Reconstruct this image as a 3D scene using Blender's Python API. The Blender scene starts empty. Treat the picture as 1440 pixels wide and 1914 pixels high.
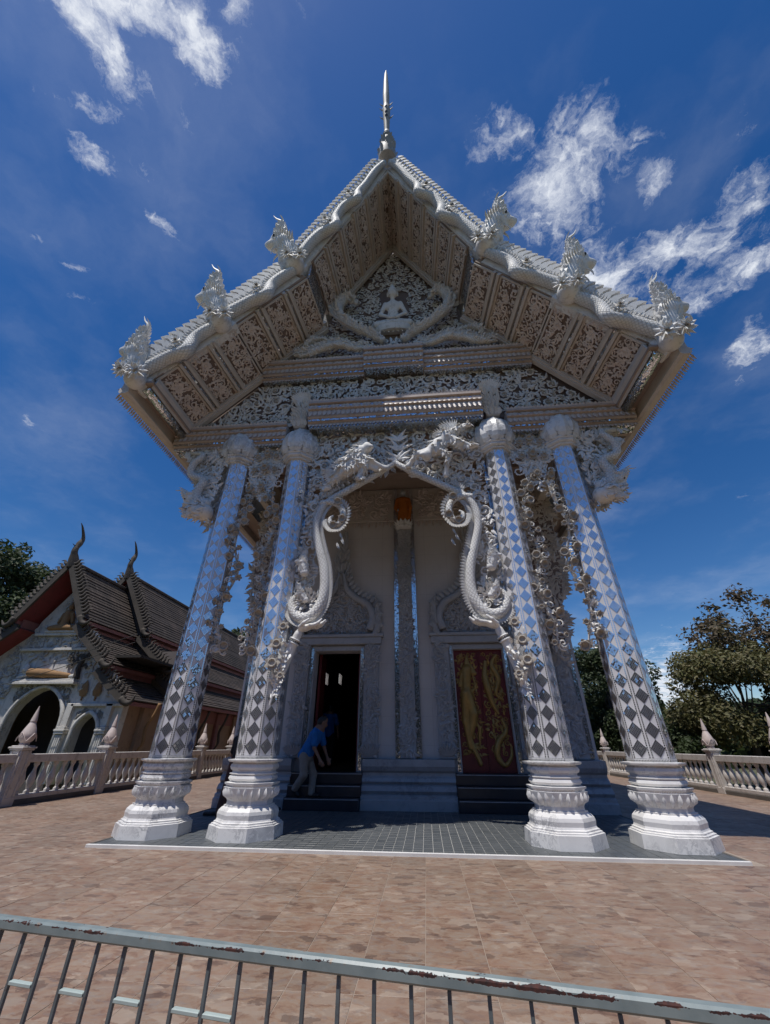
import bpy, math, random
import numpy as np
from mathutils import Vector as V, Matrix as MX
sin, cos, pi, R = math.sin, math.cos, math.pi, math.radians
sc = bpy.context.scene
col = sc.collection

# ------------------------------------------------------------------ camera
cd = bpy.data.cameras.new('camera'); cam = bpy.data.objects.new('camera', cd); col.objects.link(cam)
cd.sensor_fit = 'HORIZONTAL'; cd.sensor_width = 36; cd.lens = 36 * 734.36 / 1440
cd.clip_start = 0.05; cd.clip_end = 6000
def cam_axes(pitch, yaw, roll):
    w = V((-sin(yaw) * cos(pitch), cos(yaw) * cos(pitch), sin(pitch)))
    r = V((cos(yaw), sin(yaw), 0)); u = r.cross(w)
    return cos(roll) * r + sin(roll) * u, -sin(roll) * r + cos(roll) * u, w
cr, cu, cw = cam_axes(R(30.718), R(5.305), R(.2845))
cam.matrix_world = MX(((cr.x, cu.x, -cw.x, .4338), (cr.y, cu.y, -cw.y, -7.2911), (cr.z, cu.z, -cw.z, 1.2), (0, 0, 0, 1)))
sc.camera = cam

# ------------------------------------------------------------------ light
SUN = V((-.20, -.31, 1.0)).normalized()          # towards the sun
el = math.asin(SUN.z); az = math.atan2(SUN.x, SUN.y)
sd = bpy.data.lights.new('sun', 'SUN'); sd.energy = 3.9; sd.angle = R(.55); sd.color = (1, .955, .89)
sun = bpy.data.objects.new('sun', sd); col.objects.link(sun)
sun.rotation_euler = (-SUN).to_track_quat('-Z', 'Y').to_euler(); sun.location = (-10, -15, 40)
sc.view_settings.view_transform = 'Standard'; sc.view_settings.look = 'None'
sc.view_settings.exposure = 0.0; sc.view_settings.gamma = 1; sc.view_settings.use_curve_mapping = False
sc.cycles.use_denoising = True
try: sc.cycles.denoiser = 'OPENIMAGEDENOISE'
except Exception: pass
sc.cycles.max_bounces = 7; sc.cycles.diffuse_bounces = 4; sc.cycles.glossy_bounces = 4
sc.cycles.caustics_reflective = False; sc.cycles.caustics_refractive = False
sc.cycles.sample_clamp_indirect = 6

# ------------------------------------------------------------------ node helper
class NT:
    def __init__(s, tree): s.t = tree; s.n = tree.nodes; s.l = tree.links
    def add(s, kind, **kw):
        n = s.n.new(kind)
        for k, v in kw.items(): setattr(n, k, v)
        return n
    def set(s, sock, v):
        if hasattr(v, 'default_value') and hasattr(v, 'is_linked'): s.l.new(v, sock)
        else: sock.default_value = v
    def math(s, op, a, b=0.0, c=None, clamp=False):
        n = s.add('ShaderNodeMath', operation=op, use_clamp=clamp)
        s.set(n.inputs[0], a); s.set(n.inputs[1], b)
        if c is not None: s.set(n.inputs[2], c)
        return n.outputs[0]
    def vm(s, op, a, b=None, out=0):
        n = s.add('ShaderNodeVectorMath', operation=op); s.set(n.inputs[0], a)
        if b is not None: s.set(n.inputs[3 if op == 'SCALE' else 1], b)
        return n.outputs[out]
    def noise(s, vec, scale, detail=4, rough=.55, dist=0.0, out=0):
        n = s.add('ShaderNodeTexNoise')
        if vec is not None: s.l.new(vec, n.inputs['Vector'])
        n.inputs['Scale'].default_value = scale; n.inputs['Detail'].default_value = detail
        n.inputs['Roughness'].default_value = rough; n.inputs['Distortion'].default_value = dist
        return n.outputs[out]
    def voro(s, vec, scale, feature='F1', out=0, rnd=1.0):
        n = s.add('ShaderNodeTexVoronoi', feature=feature)
        if vec is not None: s.l.new(vec, n.inputs['Vector'])
        n.inputs['Scale'].default_value = scale; n.inputs['Randomness'].default_value = rnd
        return n.outputs[out]
    def rng(s, x, a, b, c=0.0, d=1.0, smooth=False):
        n = s.add('ShaderNodeMapRange'); n.interpolation_type = 'SMOOTHSTEP' if smooth else 'LINEAR'
        s.set(n.inputs[0], x)
        for i, v in zip((1, 2, 3, 4), (a, b, c, d)): n.inputs[i].default_value = v
        return n.outputs[0]
    def ramp(s, x, stops):
        n = s.add('ShaderNodeValToRGB'); s.set(n.inputs[0], x); e = n.color_ramp.elements
        while len(e) < len(stops): e.new(.5)
        for el_, (p, c) in zip(e, stops): el_.position = p; el_.color = (*c, 1)
        return n.outputs[0]
    def mix(s, fac, a, b, mode='MIX'):
        n = s.add('ShaderNodeMix', data_type='RGBA', blend_type=mode); s.set(n.inputs[0], fac)
        for i, v in ((6, a), (7, b)):
            s.set(n.inputs[i], (*v, 1) if isinstance(v, tuple) and len(v) == 3 else v)
        return n.outputs[2]

# ------------------------------------------------------------------ sky with clouds
world = bpy.data.worlds.new('World'); sc.world = world; world.use_nodes = True
T = NT(world.node_tree); T.n.clear()
sky = T.add('ShaderNodeTexSky'); sky.sky_type = 'NISHITA'; sky.sun_disc = False
sky.sun_elevation = el; sky.sun_rotation = az; sky.altitude = 300; sky.air_density = 1.0; sky.dust_density = .35; sky.ozone_density = 2.4
hs = T.add('ShaderNodeHueSaturation'); hs.inputs['Hue'].default_value = .508; hs.inputs['Saturation'].default_value = 1.36; hs.inputs['Value'].default_value = .93
T.l.new(sky.outputs[0], hs.inputs['Color'])
co = T.add('ShaderNodeTexCoord').outputs['Generated']
sx = T.add('ShaderNodeSeparateXYZ'); T.l.new(co, sx.inputs[0])
zz = T.math('ADD', T.math('MAXIMUM', sx.outputs[2], 0.0), .12)
cq = T.add('ShaderNodeCombineXYZ')
T.l.new(T.math('DIVIDE', sx.outputs[0], zz), cq.inputs[0]); T.l.new(T.math('DIVIDE', sx.outputs[1], zz), cq.inputs[1])
Q = cq.outputs[0]
warp = T.vm('SCALE', T.vm('SUBTRACT', T.noise(Q, 6.0, 7, .62, out=1), (.5, .5, .5)), .16)
Qw = T.vm('ADD', Q, warp)
CLOUDS = [(-0.438, 0.097, 5.069, 19.374, -32.314, 12.271, 1.0), (-0.36, 0.08, 10.634, 6.97, -4.363, 46.298, 1.0), (-0.285, 0.11, 28.001, 2.087, 1.545, 23.201, 1.0), (-0.225, 0.1, 43.429, -20.88, 10.154, 45.045, 0.8), (-0.495, 0.168, 15.646, 21.322, -29.323, 67.778, 0.6), (-0.521, 0.23, 15.464, 22.398, -21.318, 35.17, 0.75), (-0.458, 0.24, 15.783, 42.026, -43.285, 18.506, 0.6), (-0.341, 0.184, 78.905, 0.482, 6.302, 46.245, 0.6), (-0.47, 0.333, 11.703, 21.951, -58.247, 37.898, 0.85), (-0.716, 0.325, 30.09, 56.234, -88.459, 60.213, 0.8), (-0.689, 0.381, 34.213, 34.289, -32.377, 102.224, 0.8), (-0.704, 0.452, 15.995, 16.867, -14.996, 31.825, 0.5), (-1.117, 0.761, 4.427, 7.232, -26.794, 2.931, 0.35), (-0.118, 0.115, 124.542, -58.302, 7.173, 38.778, 0.3), (0.176, 0.257, 24.821, -4.066, -3.539, 42.96, 0.65), (0.163, 0.291, 23.699, -3.35, -4.232, 51.864, 0.5), (0.275, 0.338, 13.676, 6.236, -6.999, 14.083, 1.05), (0.343, 0.282, 21.681, 2.268, -7.724, 23.382, 0.95), (0.457, 0.336, 31.764, -1.175, -9.472, 28.502, 0.7), (0.619, 0.386, 28.389, -2.808, -7.284, 18.767, 0.75), (0.572, 0.463, 8.915, -5.827, 2.027, 23.894, 0.85), (0.414, 0.511, 13.234, 0.258, -6.255, 16.482, 0.95), (0.7, 0.496, 13.527, -11.073, 7.721, 40.788, 0.9), (0.622, 0.54, 10.497, -8.056, 6.386, 23.661, 0.8), (0.816, 0.674, 24.059, -3.318, -7.089, 13.899, 0.75), (0.556, 0.277, 37.899, -6.439, -10.375, 33.536, 0.35), (0.311, 0.399, 8.856, 1.163, -13.48, 37.044, 0.6), (0.452, 0.432, 16.753, -6.907, -1.675, 25.692, 0.5), (1.873, 3.639, 3.557, -1.521, 0.695, 3.544, 1.0), (2.34, 4.269, 4.376, -2.046, 0.25, 0.929, 1.1), (1.232, 1.296, 14.504, -10.519, 7.648, 17.345, 0.4)]
wsm = T.vm('SCALE', warp, .6)
cover = None
for (qx, qy, a, b, c_, d, s_) in CLOUDS:
    dv = T.vm('ADD', T.vm('SUBTRACT', Q, (qx, qy, 0)), wsm)
    p = T.vm('DOT_PRODUCT', dv, (a, b, 0), out=1); q = T.vm('DOT_PRODUCT', dv, (c_, d, 0), out=1)
    rr = T.math('SQRT', T.math('MULTIPLY_ADD', p, p, T.math('MULTIPLY', q, q)))
    m = T.rng(rr, 2.7, 0, 0, s_ * 1.08, True)
    cover = m if cover is None else T.math('MAXIMUM', cover, m)
# clouds go on over the whole sky outside the frame (behind the camera and at its sides)
away = T.rng(sx.outputs[1], .02, -.25, 0, .75, True)
cover = T.math('MAXIMUM', cover, T.math('MULTIPLY', away, T.rng(T.noise(Q, 1.3, 2, .5), .5, .68)))
puff = T.noise(Qw, 11.0, 9, .66, .5)
fine = T.noise(Qw, 38.0, 6, .65, .5)
dens = T.math('ADD', T.math('MULTIPLY', puff, .72), T.math('MULTIPLY', fine, .28))
body = T.math('SUBTRACT', T.math('ADD', T.math('MULTIPLY', T.math('SUBTRACT', dens, .5), 2.7), T.math('MULTIPLY', cover, .95)), .36)
alpha = T.math('MULTIPLY', T.rng(body, 0, .95, 0, 1, True), T.rng(cover, .02, .5, 0, .95, True))
veil = T.math('MULTIPLY', T.rng(T.noise(Qw, 2.2, 5, .55), .42, .8, 0, 1, True), .13)
alpha = T.math('MAXIMUM', alpha, veil)
white = T.mix(T.rng(dens, .35, .65), (5.6, 6.1, 7.2), (8.6, 8.9, 9.4))
cc = T.mix(alpha, hs.outputs[0], white)
bg = T.add('ShaderNodeBackground'); bg.inputs['Strength'].default_value = .105
T.l.new(cc, bg.inputs['Color'])
wo = T.add('ShaderNodeOutputWorld'); T.l.new(bg.outputs[0], wo.inputs['Surface'])

# ------------------------------------------------------------------ materials
MATS = {}
def mat(name, color=(.5, .5, .5), rough=.7, metal=0.0, spec=.5, fn=None):
    if name in MATS: return MATS[name]
    m = bpy.data.materials.new(name); m.use_nodes = True
    t = NT(m.node_tree); b = t.n['Principled BSDF']
    b.inputs['Base Color'].default_value = (*color, 1); b.inputs['Roughness'].default_value = rough
    b.inputs['Metallic'].default_value = metal; b.inputs['Specular IOR Level'].default_value = spec
    if fn: fn(t, b)
    MATS[name] = m
    return m
def objco(t): return t.add('ShaderNodeTexCoord').outputs['Object']
def uvco(t): return t.add('ShaderNodeTexCoord').outputs['UV']
def gco(t): return t.add('ShaderNodeNewGeometry').outputs['Position']
def bump(t, b, h, strength=.4, dist=.01):
    n = t.add('ShaderNodeBump'); n.inputs['Strength'].default_value = strength; n.inputs['Distance'].default_value = dist
    t.l.new(h, n.inputs['Height']); t.l.new(n.outputs[0], b.inputs['Normal']); return n
def mottled(c1, c2, scale=3.0, fine=40, bs=.25, bd=.004, dirt=None, streak=0.0):
    def fn(t, b):
        p = gco(t)
        k = t.noise(p, scale, 6, .65)
        c = t.mix(t.rng(k, .3, .7), c1, c2)
        if dirt:
            d = t.rng(t.noise(p, scale * 2.7, 8, .7, .6), .52, .72, 0, .75, True); c = t.mix(d, c, dirt)
        if streak:
            mp = t.add('ShaderNodeMapping'); mp.inputs['Scale'].default_value = (7, 7, .7); t.l.new(p, mp.inputs['Vector'])
            c = t.mix(t.rng(t.noise(mp.outputs[0], 1.3, 6, .65), .52, .74, 0, streak, True), c, dirt)
        t.l.new(c, b.inputs['Base Color'])
        bump(t, b, t.noise(p, fine, 5, .65), bs, bd)
    return fn
mat('plaster', rough=.66, fn=mottled((.80, .785, .76), (.70, .68, .65), 2.2, 45, .3, .004, (.30, .275, .24), .6))
mat('plaster_bright', rough=.55, fn=mottled((.82, .81, .785), (.74, .725, .695), 2.6, 60, .25, .003, (.40, .375, .34), .5))
mat('flower_plaster', rough=.7, fn=mottled((.47, .43, .375), (.37, .33, .28), 3, 45, .3, .004, (.36, .32, .27)))
mat('carved_soffit', rough=.66, fn=mottled((.74, .665, .61), (.62, .53, .475), 1.6, 60, .3, .004, (.46, .29, .22)))
mat('soffit_board', rough=.6, fn=mottled((.38, .30, .25), (.29, .225, .185), 2, 30, .2, .004))
mat('rib_plaster', rough=.5, fn=mottled((.64, .585, .53), (.54, .48, .425), 3, 30, .2, .003))
mat('shaded_plaster', rough=.6, fn=mottled((.40, .385, .355), (.30, .285, .26), 5, 60, .3, .004, (.16, .15, .135), .6))  # dirt-streaked plaster; the finial's shade is put into its darker colour
mat('beam_plaster', rough=.45, fn=mottled((.52, .43, .38), (.42, .34, .29), 3, 60, .3, .003, (.30, .22, .17)))
mat('beam_petals', rough=.45, fn=mottled((.66, .585, .535), (.54, .46, .41), 4, 60, .3, .003, (.40, .29, .22)))
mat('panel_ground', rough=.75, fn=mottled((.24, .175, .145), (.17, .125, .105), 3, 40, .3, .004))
mat('wall_plaster', rough=.65, fn=None)
def wallfn(t, b):
    p = gco(t); k = t.noise(p, .9, 6, .6)
    c = t.mix(t.rng(k, .3, .7), (.70, .665, .64), (.61, .575, .555))
    br = t.add('ShaderNodeTexBrick'); mp = t.add('ShaderNodeMapping'); mp.inputs['Rotation'].default_value = (R(90), 0, 0)
    t.l.new(p, mp.inputs['Vector']); t.l.new(mp.outputs[0], br.inputs['Vector']); br.inputs['Scale'].default_value = 1
    br.inputs['Brick Width'].default_value = .62; br.inputs['Row Height'].default_value = .6; br.inputs['Mortar Size'].default_value = .004; br.offset = 0
    t.l.new(t.mix(t.math('MULTIPLY', br.outputs['Fac'], .45), c, (.40, .37, .35)), b.inputs['Base Color'])
    bump(t, b, t.noise(p, 14, 5, .6), .12, .004)
wallfn(NT(MATS['wall_plaster'].node_tree), MATS['wall_plaster'].node_tree.nodes['Principled BSDF'])
def marblefn(c1, c2, vein, amt=.75):
    def fn(t, b):
        p = gco(t)
        w = t.vm('ADD', p, t.vm('SCALE', t.noise(p, 2.3, 5, .6, out=1), .9))
        mp = t.add('ShaderNodeMapping'); mp.inputs['Scale'].default_value = (2.2, 2.2, 1.1); mp.inputs['Rotation'].default_value = (.3, .6, .4)
        t.l.new(w, mp.inputs['Vector'])
        k = t.noise(mp.outputs[0], 1.7, 7, .6, 1.2)
        line = t.rng(t.math('ABSOLUTE', t.math('SUBTRACT', k, .5)), .0, .075, 1, 0, True)
        line = t.math('MULTIPLY', line, t.rng(t.noise(p, 1.6, 3), .40, .62, 0, amt, True))
        c = t.mix(t.rng(t.noise(p, 3.1, 6, .6), .3, .72), c1, c2)
        c = t.mix(line, c, vein)
        c = t.mix(t.rng(t.noise(p, 6, 7, .7), .55, .8, 0, .35, True), c, (.46, .43, .39))
        t.l.new(c, b.inputs['Base Color'])
        t.l.new(t.rng(t.noise(p, 9, 4), .3, .7, .28, .5), b.inputs['Roughness'])
    return fn
mat('marble', rough=.35, fn=marblefn((.80, .79, .77), (.68, .67, .66), (.34, .34, .35)))
mat('marble_face', rough=.4, fn=marblefn((.74, .73, .74), (.67, .66, .67), (.50, .50, .51), .35))
mat('marble_grey', rough=.4, fn=marblefn((.42, .43, .45), (.33, .34, .36), (.22, .22, .24)))
def mirrorfn(scale, tilt, dark):
    def fn(t, b):
        p = gco(t)
        v = t.add('ShaderNodeTexVoronoi', feature='F1'); t.l.new(p, v.inputs['Vector']); v.inputs['Scale'].default_value = scale; v.inputs['Randomness'].default_value = .8
        e = t.voro(p, scale, 'DISTANCE_TO_EDGE', 0, .8)
        g = t.rng(e, .03, .09)
        t.l.new(t.mix(g, dark, (.80, .82, .84)), b.inputs['Base Color'])
        t.l.new(t.rng(g, 0, 1, .7, .1), b.inputs['Roughness']); t.l.new(g, b.inputs['Metallic'])
        d = t.vm('SCALE', t.vm('SUBTRACT', v.outputs['Color'], (.5, .5, .5)), tilt)
        n = t.vm('NORMALIZE', t.vm('ADD', t.add('ShaderNodeNewGeometry').outputs['Normal'], d))
        t.l.new(n, b.inputs['Normal'])
    return fn
mat('mirror_mosaic', fn=mirrorfn(26, .5, (.12, .11, .10)))
mat('mirror_flat', fn=mirrorfn(34, .05, (.25, .25, .26)))
mat('mirror_tile', (.86, .89, .93), .07, 1.0)
mat('grout', rough=.8, color=(.13, .13, .135))
def stripfn(t, b):
    br = t.add('ShaderNodeTexBrick'); t.l.new(uvco(t), br.inputs['Vector']); br.offset = 0
    br.inputs['Scale'].default_value = 1; br.inputs['Brick Width'].default_value = .021; br.inputs['Row Height'].default_value = .03; br.inputs['Mortar Size'].default_value = .0045
    f = br.outputs['Fac']
    t.l.new(t.mix(f, (.8, .82, .85), (.70, .69, .69)), b.inputs['Base Color'])
    t.l.new(t.math('SUBTRACT', 1, f), b.inputs['Metallic']); t.l.new(t.rng(f, 0, 1, .08, .6), b.inputs['Roughness'])
mat('mosaic_strip', fn=stripfn)
def scalefn(t, b):
    uv = uvco(t)
    mp = t.add('ShaderNodeMapping'); mp.inputs['Rotation'].default_value = (0, 0, R(45)); t.l.new(uv, mp.inputs['Vector'])
    br = t.add('ShaderNodeTexBrick'); t.l.new(mp.outputs[0], br.inputs['Vector']); br.offset = 0
    br.inputs['Scale'].default_value = 1; br.inputs['Brick Width'].default_value = .06; br.inputs['Row Height'].default_value = .06
    br.inputs['Mortar Size'].default_value = .012; br.inputs['Mortar Smooth'].default_value = 1.0
    p = gco(t)
    c = t.mix(t.rng(t.noise(p, 3, 6, .6), .3, .7), (.80, .79, .765), (.71, .695, .665))
    c = t.mix(t.math('MULTIPLY', br.outputs['Fac'], .5), c, (.40, .38, .35))
    c = t.mix(t.rng(t.noise(p, 5, 7, .7, .5), .52, .75, 0, .7, True), c, (.33, .305, .27))
    t.l.new(c, b.inputs['Base Color'])
    bump(t, b, t.math('SUBTRACT', 1, br.outputs['Fac']), .55, .02)
mat('serpent_scales', rough=.6, fn=scalefn)
mat('dark_paint', (.02, .02, .022), .4)
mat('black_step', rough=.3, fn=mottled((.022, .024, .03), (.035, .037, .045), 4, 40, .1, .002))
def goldfn(t, b):
    p = gco(t); k = t.noise(p, 6, 5, .6)
    t.l.new(t.mix(t.rng(k, .3, .7), (.46, .29, .09), (.34, .20, .06)), b.inputs['Base Color']); bump(t, b, t.noise(p, 60, 4), .4, .004)
mat('gold_paint', rough=.42, metal=.35, fn=goldfn)
mat('red_lacquer', rough=.4, fn=mottled((.20, .024, .022), (.13, .016, .016), 3, 40, .2, .003))
mat('saffron_cloth', rough=.75, fn=mottled((.55, .17, .02), (.42, .12, .015), 5, 40, .3, .004))
def floorfn(t, b):
    oi = t.add('ShaderNodeObjectInfo'); p = gco(t)
    c = t.mix(t.rng(t.noise(p, 5, 5, .6), .3, .7), (.075, .083, .088), (.105, .113, .118))
    t.l.new(c, b.inputs['Base Color']); t.l.new(t.rng(t.noise(p, 2.2, 5, .6), .3, .7, .3, .6), b.inputs['Roughness'])
mat('porch_tile', rough=.4, fn=floorfn)
mat('grout_light', rough=.85, fn=mottled((.5, .5, .48), (.38, .38, .37), 5, 40))
mat('white_edge', rough=.5, fn=mottled((.74, .73, .71), (.62, .61, .59), 3, 40, .1, .002))
def plazafn(t, b):
    p = gco(t)
    cell = t.vm('FLOOR', t.vm('DIVIDE', t.vm('SUBTRACT', p, (-.03, -.85, -5)), (.4, .4, 100)))
    wn = t.add('ShaderNodeTexWhiteNoise', noise_dimensions='3D'); t.l.new(cell, wn.inputs['Vector'])
    rnd = wn.outputs['Color']; sp = t.add('ShaderNodeSeparateXYZ'); t.l.new(rnd, sp.inputs[0])
    mp = t.add('ShaderNodeMapping'); mp.inputs['Scale'].default_value = (1.0, 1.7, 1.0); t.l.new(p, mp.inputs['Vector'])
    q = t.vm('ADD', mp.outputs[0], t.vm('SCALE', t.vm('FLOOR', t.vm('SCALE', rnd, 4.0)), 3.7))
    v = t.vm('ADD', q, t.vm('SCALE', t.noise(q, 7, 5, .6, out=1), .22))
    n1 = t.noise(v, 7.5, 7, .66, .6); n2 = t.noise(v, 13, 6, .6, .3); n3 = t.noise(q, 3.4, 4, .55)
    c = t.ramp(n1, [(.28, (.10, .06, .044)), (.41, (.21, .132, .094)), (.50, (.275, .19, .136)), (.59, (.275, .213, .168)), (.72, (.42, .325, .248))])
    c = t.mix(t.rng(n2, .50, .68, 0, .5, True), c, (.215, .19, .178))
    c = t.mix(t.rng(n3, .48, .66, 0, .45, True), c, (.25, .145, .10))
    vc = t.add('ShaderNodeTexVoronoi', feature='F1'); t.l.new(v, vc.inputs['Vector']); vc.inputs['Scale'].default_value = 7.5
    cel = t.add('ShaderNodeSeparateXYZ'); t.l.new(vc.outputs['Color'], cel.inputs[0])
    c = t.mix(t.rng(cel.outputs[0], .93, .96, 0, .55), c, (.09, .058, .046))
    c = t.mix(t.rng(cel.outputs[1], .92, .95, 0, .45), c, (.42, .335, .265))
    dirt = t.noise(p, .45, 5, .6)
    c = t.mix(t.rng(dirt, .42, .68, 0, .28), c, (.17, .148, .13))
    g = t.add('ShaderNodeHueSaturation'); t.l.new(t.rng(sp.outputs[1], 0, 1, .86, 1.1), g.inputs['Value']); g.inputs['Saturation'].default_value = 1.06; t.l.new(c, g.inputs['Color'])
    t.l.new(g.outputs[0], b.inputs['Base Color'])
    t.l.new(t.rng(dirt, .3, .7, .42, .66), b.inputs['Roughness'])
    bump(t, b, n1, .2, .004)
mat('plaza_tile', rough=.5, fn=plazafn)
mat('joint', rough=.9, fn=mottled((.36, .29, .23), (.29, .235, .19), 6, 50))
mat('earth', rough=.95, fn=mottled((.07, .085, .035), (.12, .105, .06), .6, 8, .5, .03))
mat('cement', rough=.75, fn=mottled((.60, .565, .535), (.50, .465, .435), 3, 30, .3, .004, (.27, .24, .215), .7))
mat('cement_dark', rough=.9, fn=mottled((.10, .09, .08), (.15, .135, .12), 3, 30))
mat('pink_finial', rough=.65, fn=mottled((.52, .42, .385), (.60, .52, .49), 6, 40, .2, .003, (.35, .27, .24)))
mat('old_plaster', rough=.85, fn=mottled((.68, .66, .62), (.56, .535, .495), 2.6, 20, .5, .01, (.20, .19, .175), .5))
mat('old_relief', rough=.85, fn=mottled((.52, .505, .475), (.40, .385, .36), 1.6, 30, .4, .006, (.12, .115, .11)))
def rooffn(t, b):
    p = gco(t)
    k = t.noise(p, .8, 7, .7, .5)
    mp = t.add('ShaderNodeMapping'); mp.inputs['Scale'].default_value = (1, 5, 1); t.l.new(p, mp.inputs['Vector'])
    s_ = t.noise(mp.outputs[0], 1.2, 5, .7)
    c = t.ramp(k, [(.3, (.022, .017, .014)), (.5, (.045, .034, .028)), (.7, (.085, .062, .05))])
    c = t.mix(t.rng(s_, .54, .75, 0, .6, True), c, (.14, .115, .095))
    t.l.new(c, b.inputs['Base Color']); bump(t, b, t.noise(p, 25, 5), .4, .01)
mat('old_tile', rough=.85, fn=rooffn)
mat('old_wood', rough=.85, fn=mottled((.05, .042, .034), (.085, .072, .06), 2, 25, .4, .006))
mat('red_board', rough=.75, fn=mottled((.26, .045, .045), (.17, .035, .035), 1.4, 25, .3, .004, (.09, .03, .03)))
mat('faded_red', rough=.8, fn=mottled((.30, .12, .11), (.22, .10, .09), 1.4, 25, .3, .004, (.10, .06, .055)))
mat('ochre_wall', rough=.85, fn=mottled((.37, .25, .165), (.29, .19, .125), .8, 20, .3, .004, (.13, .09, .07)))
mat('ochre_robe', rough=.8, fn=mottled((.33, .19, .085), (.24, .135, .06), 3, 30, .3, .004, (.14, .09, .06)))
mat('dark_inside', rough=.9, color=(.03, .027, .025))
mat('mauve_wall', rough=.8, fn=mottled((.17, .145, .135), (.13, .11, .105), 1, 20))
mat('dark_floor', rough=.8, color=(.09, .08, .075))  # even dark grey-brown of the old hall's porch floor
def steelfn(t, b):
    p = gco(t)
    mp = t.add('ShaderNodeMapping'); mp.inputs['Scale'].default_value = (13, 40, 60); mp.inputs['Rotation'].default_value = (0, 0, R(8.8)); t.l.new(p, mp.inputs['Vector'])
    n1 = t.noise(mp.outputs[0], 1.0, 3, .5); n2 = t.noise(p, 16, 3, .5); n4 = t.noise(p, 4.0, 2, .5)
    sep = t.add('ShaderNodeSeparateXYZ'); t.l.new(p, sep.inputs[0])
    edge = t.rng(t.math('ABSOLUTE', t.math('SUBTRACT', sep.outputs[2], .796)), 0, .010, .22, 0, True)
    k = t.math('ADD', t.math('ADD', t.math('ADD', t.math('MULTIPLY', n1, .50), t.math('MULTIPLY', n4, .30)), t.math('MULTIPLY', t.noise(p, 130, 3, .6), .2)), edge)
    chip = t.rng(k, .703, .711)
    n3 = t.noise(p, 90, 4, .6)
    paint = t.mix(t.rng(n2, .35, .65), (.18, .222, .226), (.245, .29, .288))
    mr = t.add('ShaderNodeMapping'); mr.inputs['Scale'].default_value = (50, 50, 6); t.l.new(p, mr.inputs['Vector'])
    run = t.math('MULTIPLY', t.rng(t.noise(mr.outputs[0], 1, 2), .58, .72, 0, .7, True), t.rng(k, .58, .70, 0, 1, True))
    paint = t.mix(run, paint, (.27, .16, .09))
    rust = t.mix(t.rng(n3, .4, .6), (.03, .016, .016), (.075, .026, .02))
    t.l.new(t.mix(chip, paint, rust), b.inputs['Base Color'])
    t.l.new(t.rng(chip, 0, 1, .42, .85), b.inputs['Roughness'])
    bump(t, b, t.math('SUBTRACT', t.math('MULTIPLY', n3, .25), chip), .5, .0015)
mat('painted_steel', rough=.45, fn=steelfn)
mat('bar_steel', rough=.5, fn=mottled((.13, .155, .165), (.085, .095, .10), 14, 90, .3, .001, (.06, .035, .03)))
mat('rung_steel', rough=.5, fn=mottled((.42, .50, .48), (.34, .40, .385), 14, 90, .2, .001))
def leaffn(c1, c2, c3):
    def fn(t, b):
        oi = t.add('ShaderNodeNewGeometry'); p = oi.outputs['Position']
        r_ = oi.outputs['Random Per Island']
        c = t.mix(r_, c1, c2); c = t.mix(t.rng(t.noise(p, .55, 4), .45, .7, 0, .8), c, c3)
        t.l.new(c, b.inputs['Base Color'])
        tr = t.add('ShaderNodeBsdfTranslucent'); t.l.new(c, tr.inputs['Color'])
        ms = t.add('ShaderNodeMixShader'); ms.inputs[0].default_value = .3
        out = t.n['Material Output']; t.l.new(b.outputs[0], ms.inputs[1]); t.l.new(tr.outputs[0], ms.inputs[2]); t.l.new(ms.outputs[0], out.inputs['Surface'])
    return fn
mat('leaf_dark', rough=.6, fn=leaffn((.035, .055, .018), (.06, .085, .028), (.025, .04, .016)))
mat('leaf_olive', rough=.6, fn=leaffn((.115, .125, .04), (.17, .14, .06), (.095, .09, .035)))
mat('leaf_brown', rough=.65, fn=leaffn((.10, .07, .04), (.14, .10, .055), (.08, .08, .035)))
mat('bark', rough=.9, fn=mottled((.10, .08, .06), (.06, .05, .04), 4, 25, .6, .02))
mat('skin', rough=.55, fn=mottled((.26, .14, .09), (.22, .115, .075), 8, 60, .1, .001))
mat('hair', (.012, .011, .012), .5)
mat('blue_shirt', rough=.8, fn=mottled((.012, .16, .46), (.010, .12, .37), 9, 14, .9, .03))
mat('khaki', rough=.85, fn=mottled((.33, .29, .25), (.25, .215, .185), 9, 14, .9, .03))
mat('black_cloth', rough=.85, color=(.012, .012, .015))
mat('brown_cloth', rough=.85, fn=mottled((.085, .03, .02), (.06, .022, .016), 5, 60))
mat('black_rubber', (.015, .015, .016), .6)
mat('shoe_white', (.6, .6, .6), .6)
mat('brown_leather', (.035, .022, .018), .5)
mat('wire', (.04, .04, .04), .6)

# ------------------------------------------------------------------ mesh helpers
WORLD = {}
def mworld(o): return WORLD.get(o.name, MX.Identity(4))
def props(o, label=None, cat=None, group=None, kind=None):
    if label: o['label'] = label
    if cat: o['category'] = cat
    if group: o['group'] = group
    if kind: o['kind'] = kind
    return o
def put(name, mesh, parent=None, M=None, **kw):
    o = bpy.data.objects.new(name, mesh); col.objects.link(o)
    M = M or MX.Identity(4)
    WORLD[o.name] = M.copy()
    if parent is not None:
        o.parent = parent; o.matrix_parent_inverse = mworld(parent).inverted()
    o.matrix_basis = M
    return props(o, **kw)
def thing(name, label, cat, loc=(0, 0, 0), group=None):
    return put(name, None, None, MX.Translation(V(loc)), label=label, cat=cat, group=group)
def frame(O, U, N):
    """matrix with x along U, z along N"""
    N = N.normalized(); U = (U - N * U.dot(N)).normalized(); W = N.cross(U)
    return MX(((U.x, W.x, N.x, O.x), (U.y, W.y, N.y, O.y), (U.z, W.z, N.z, O.z), (0, 0, 0, 1)))
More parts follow.
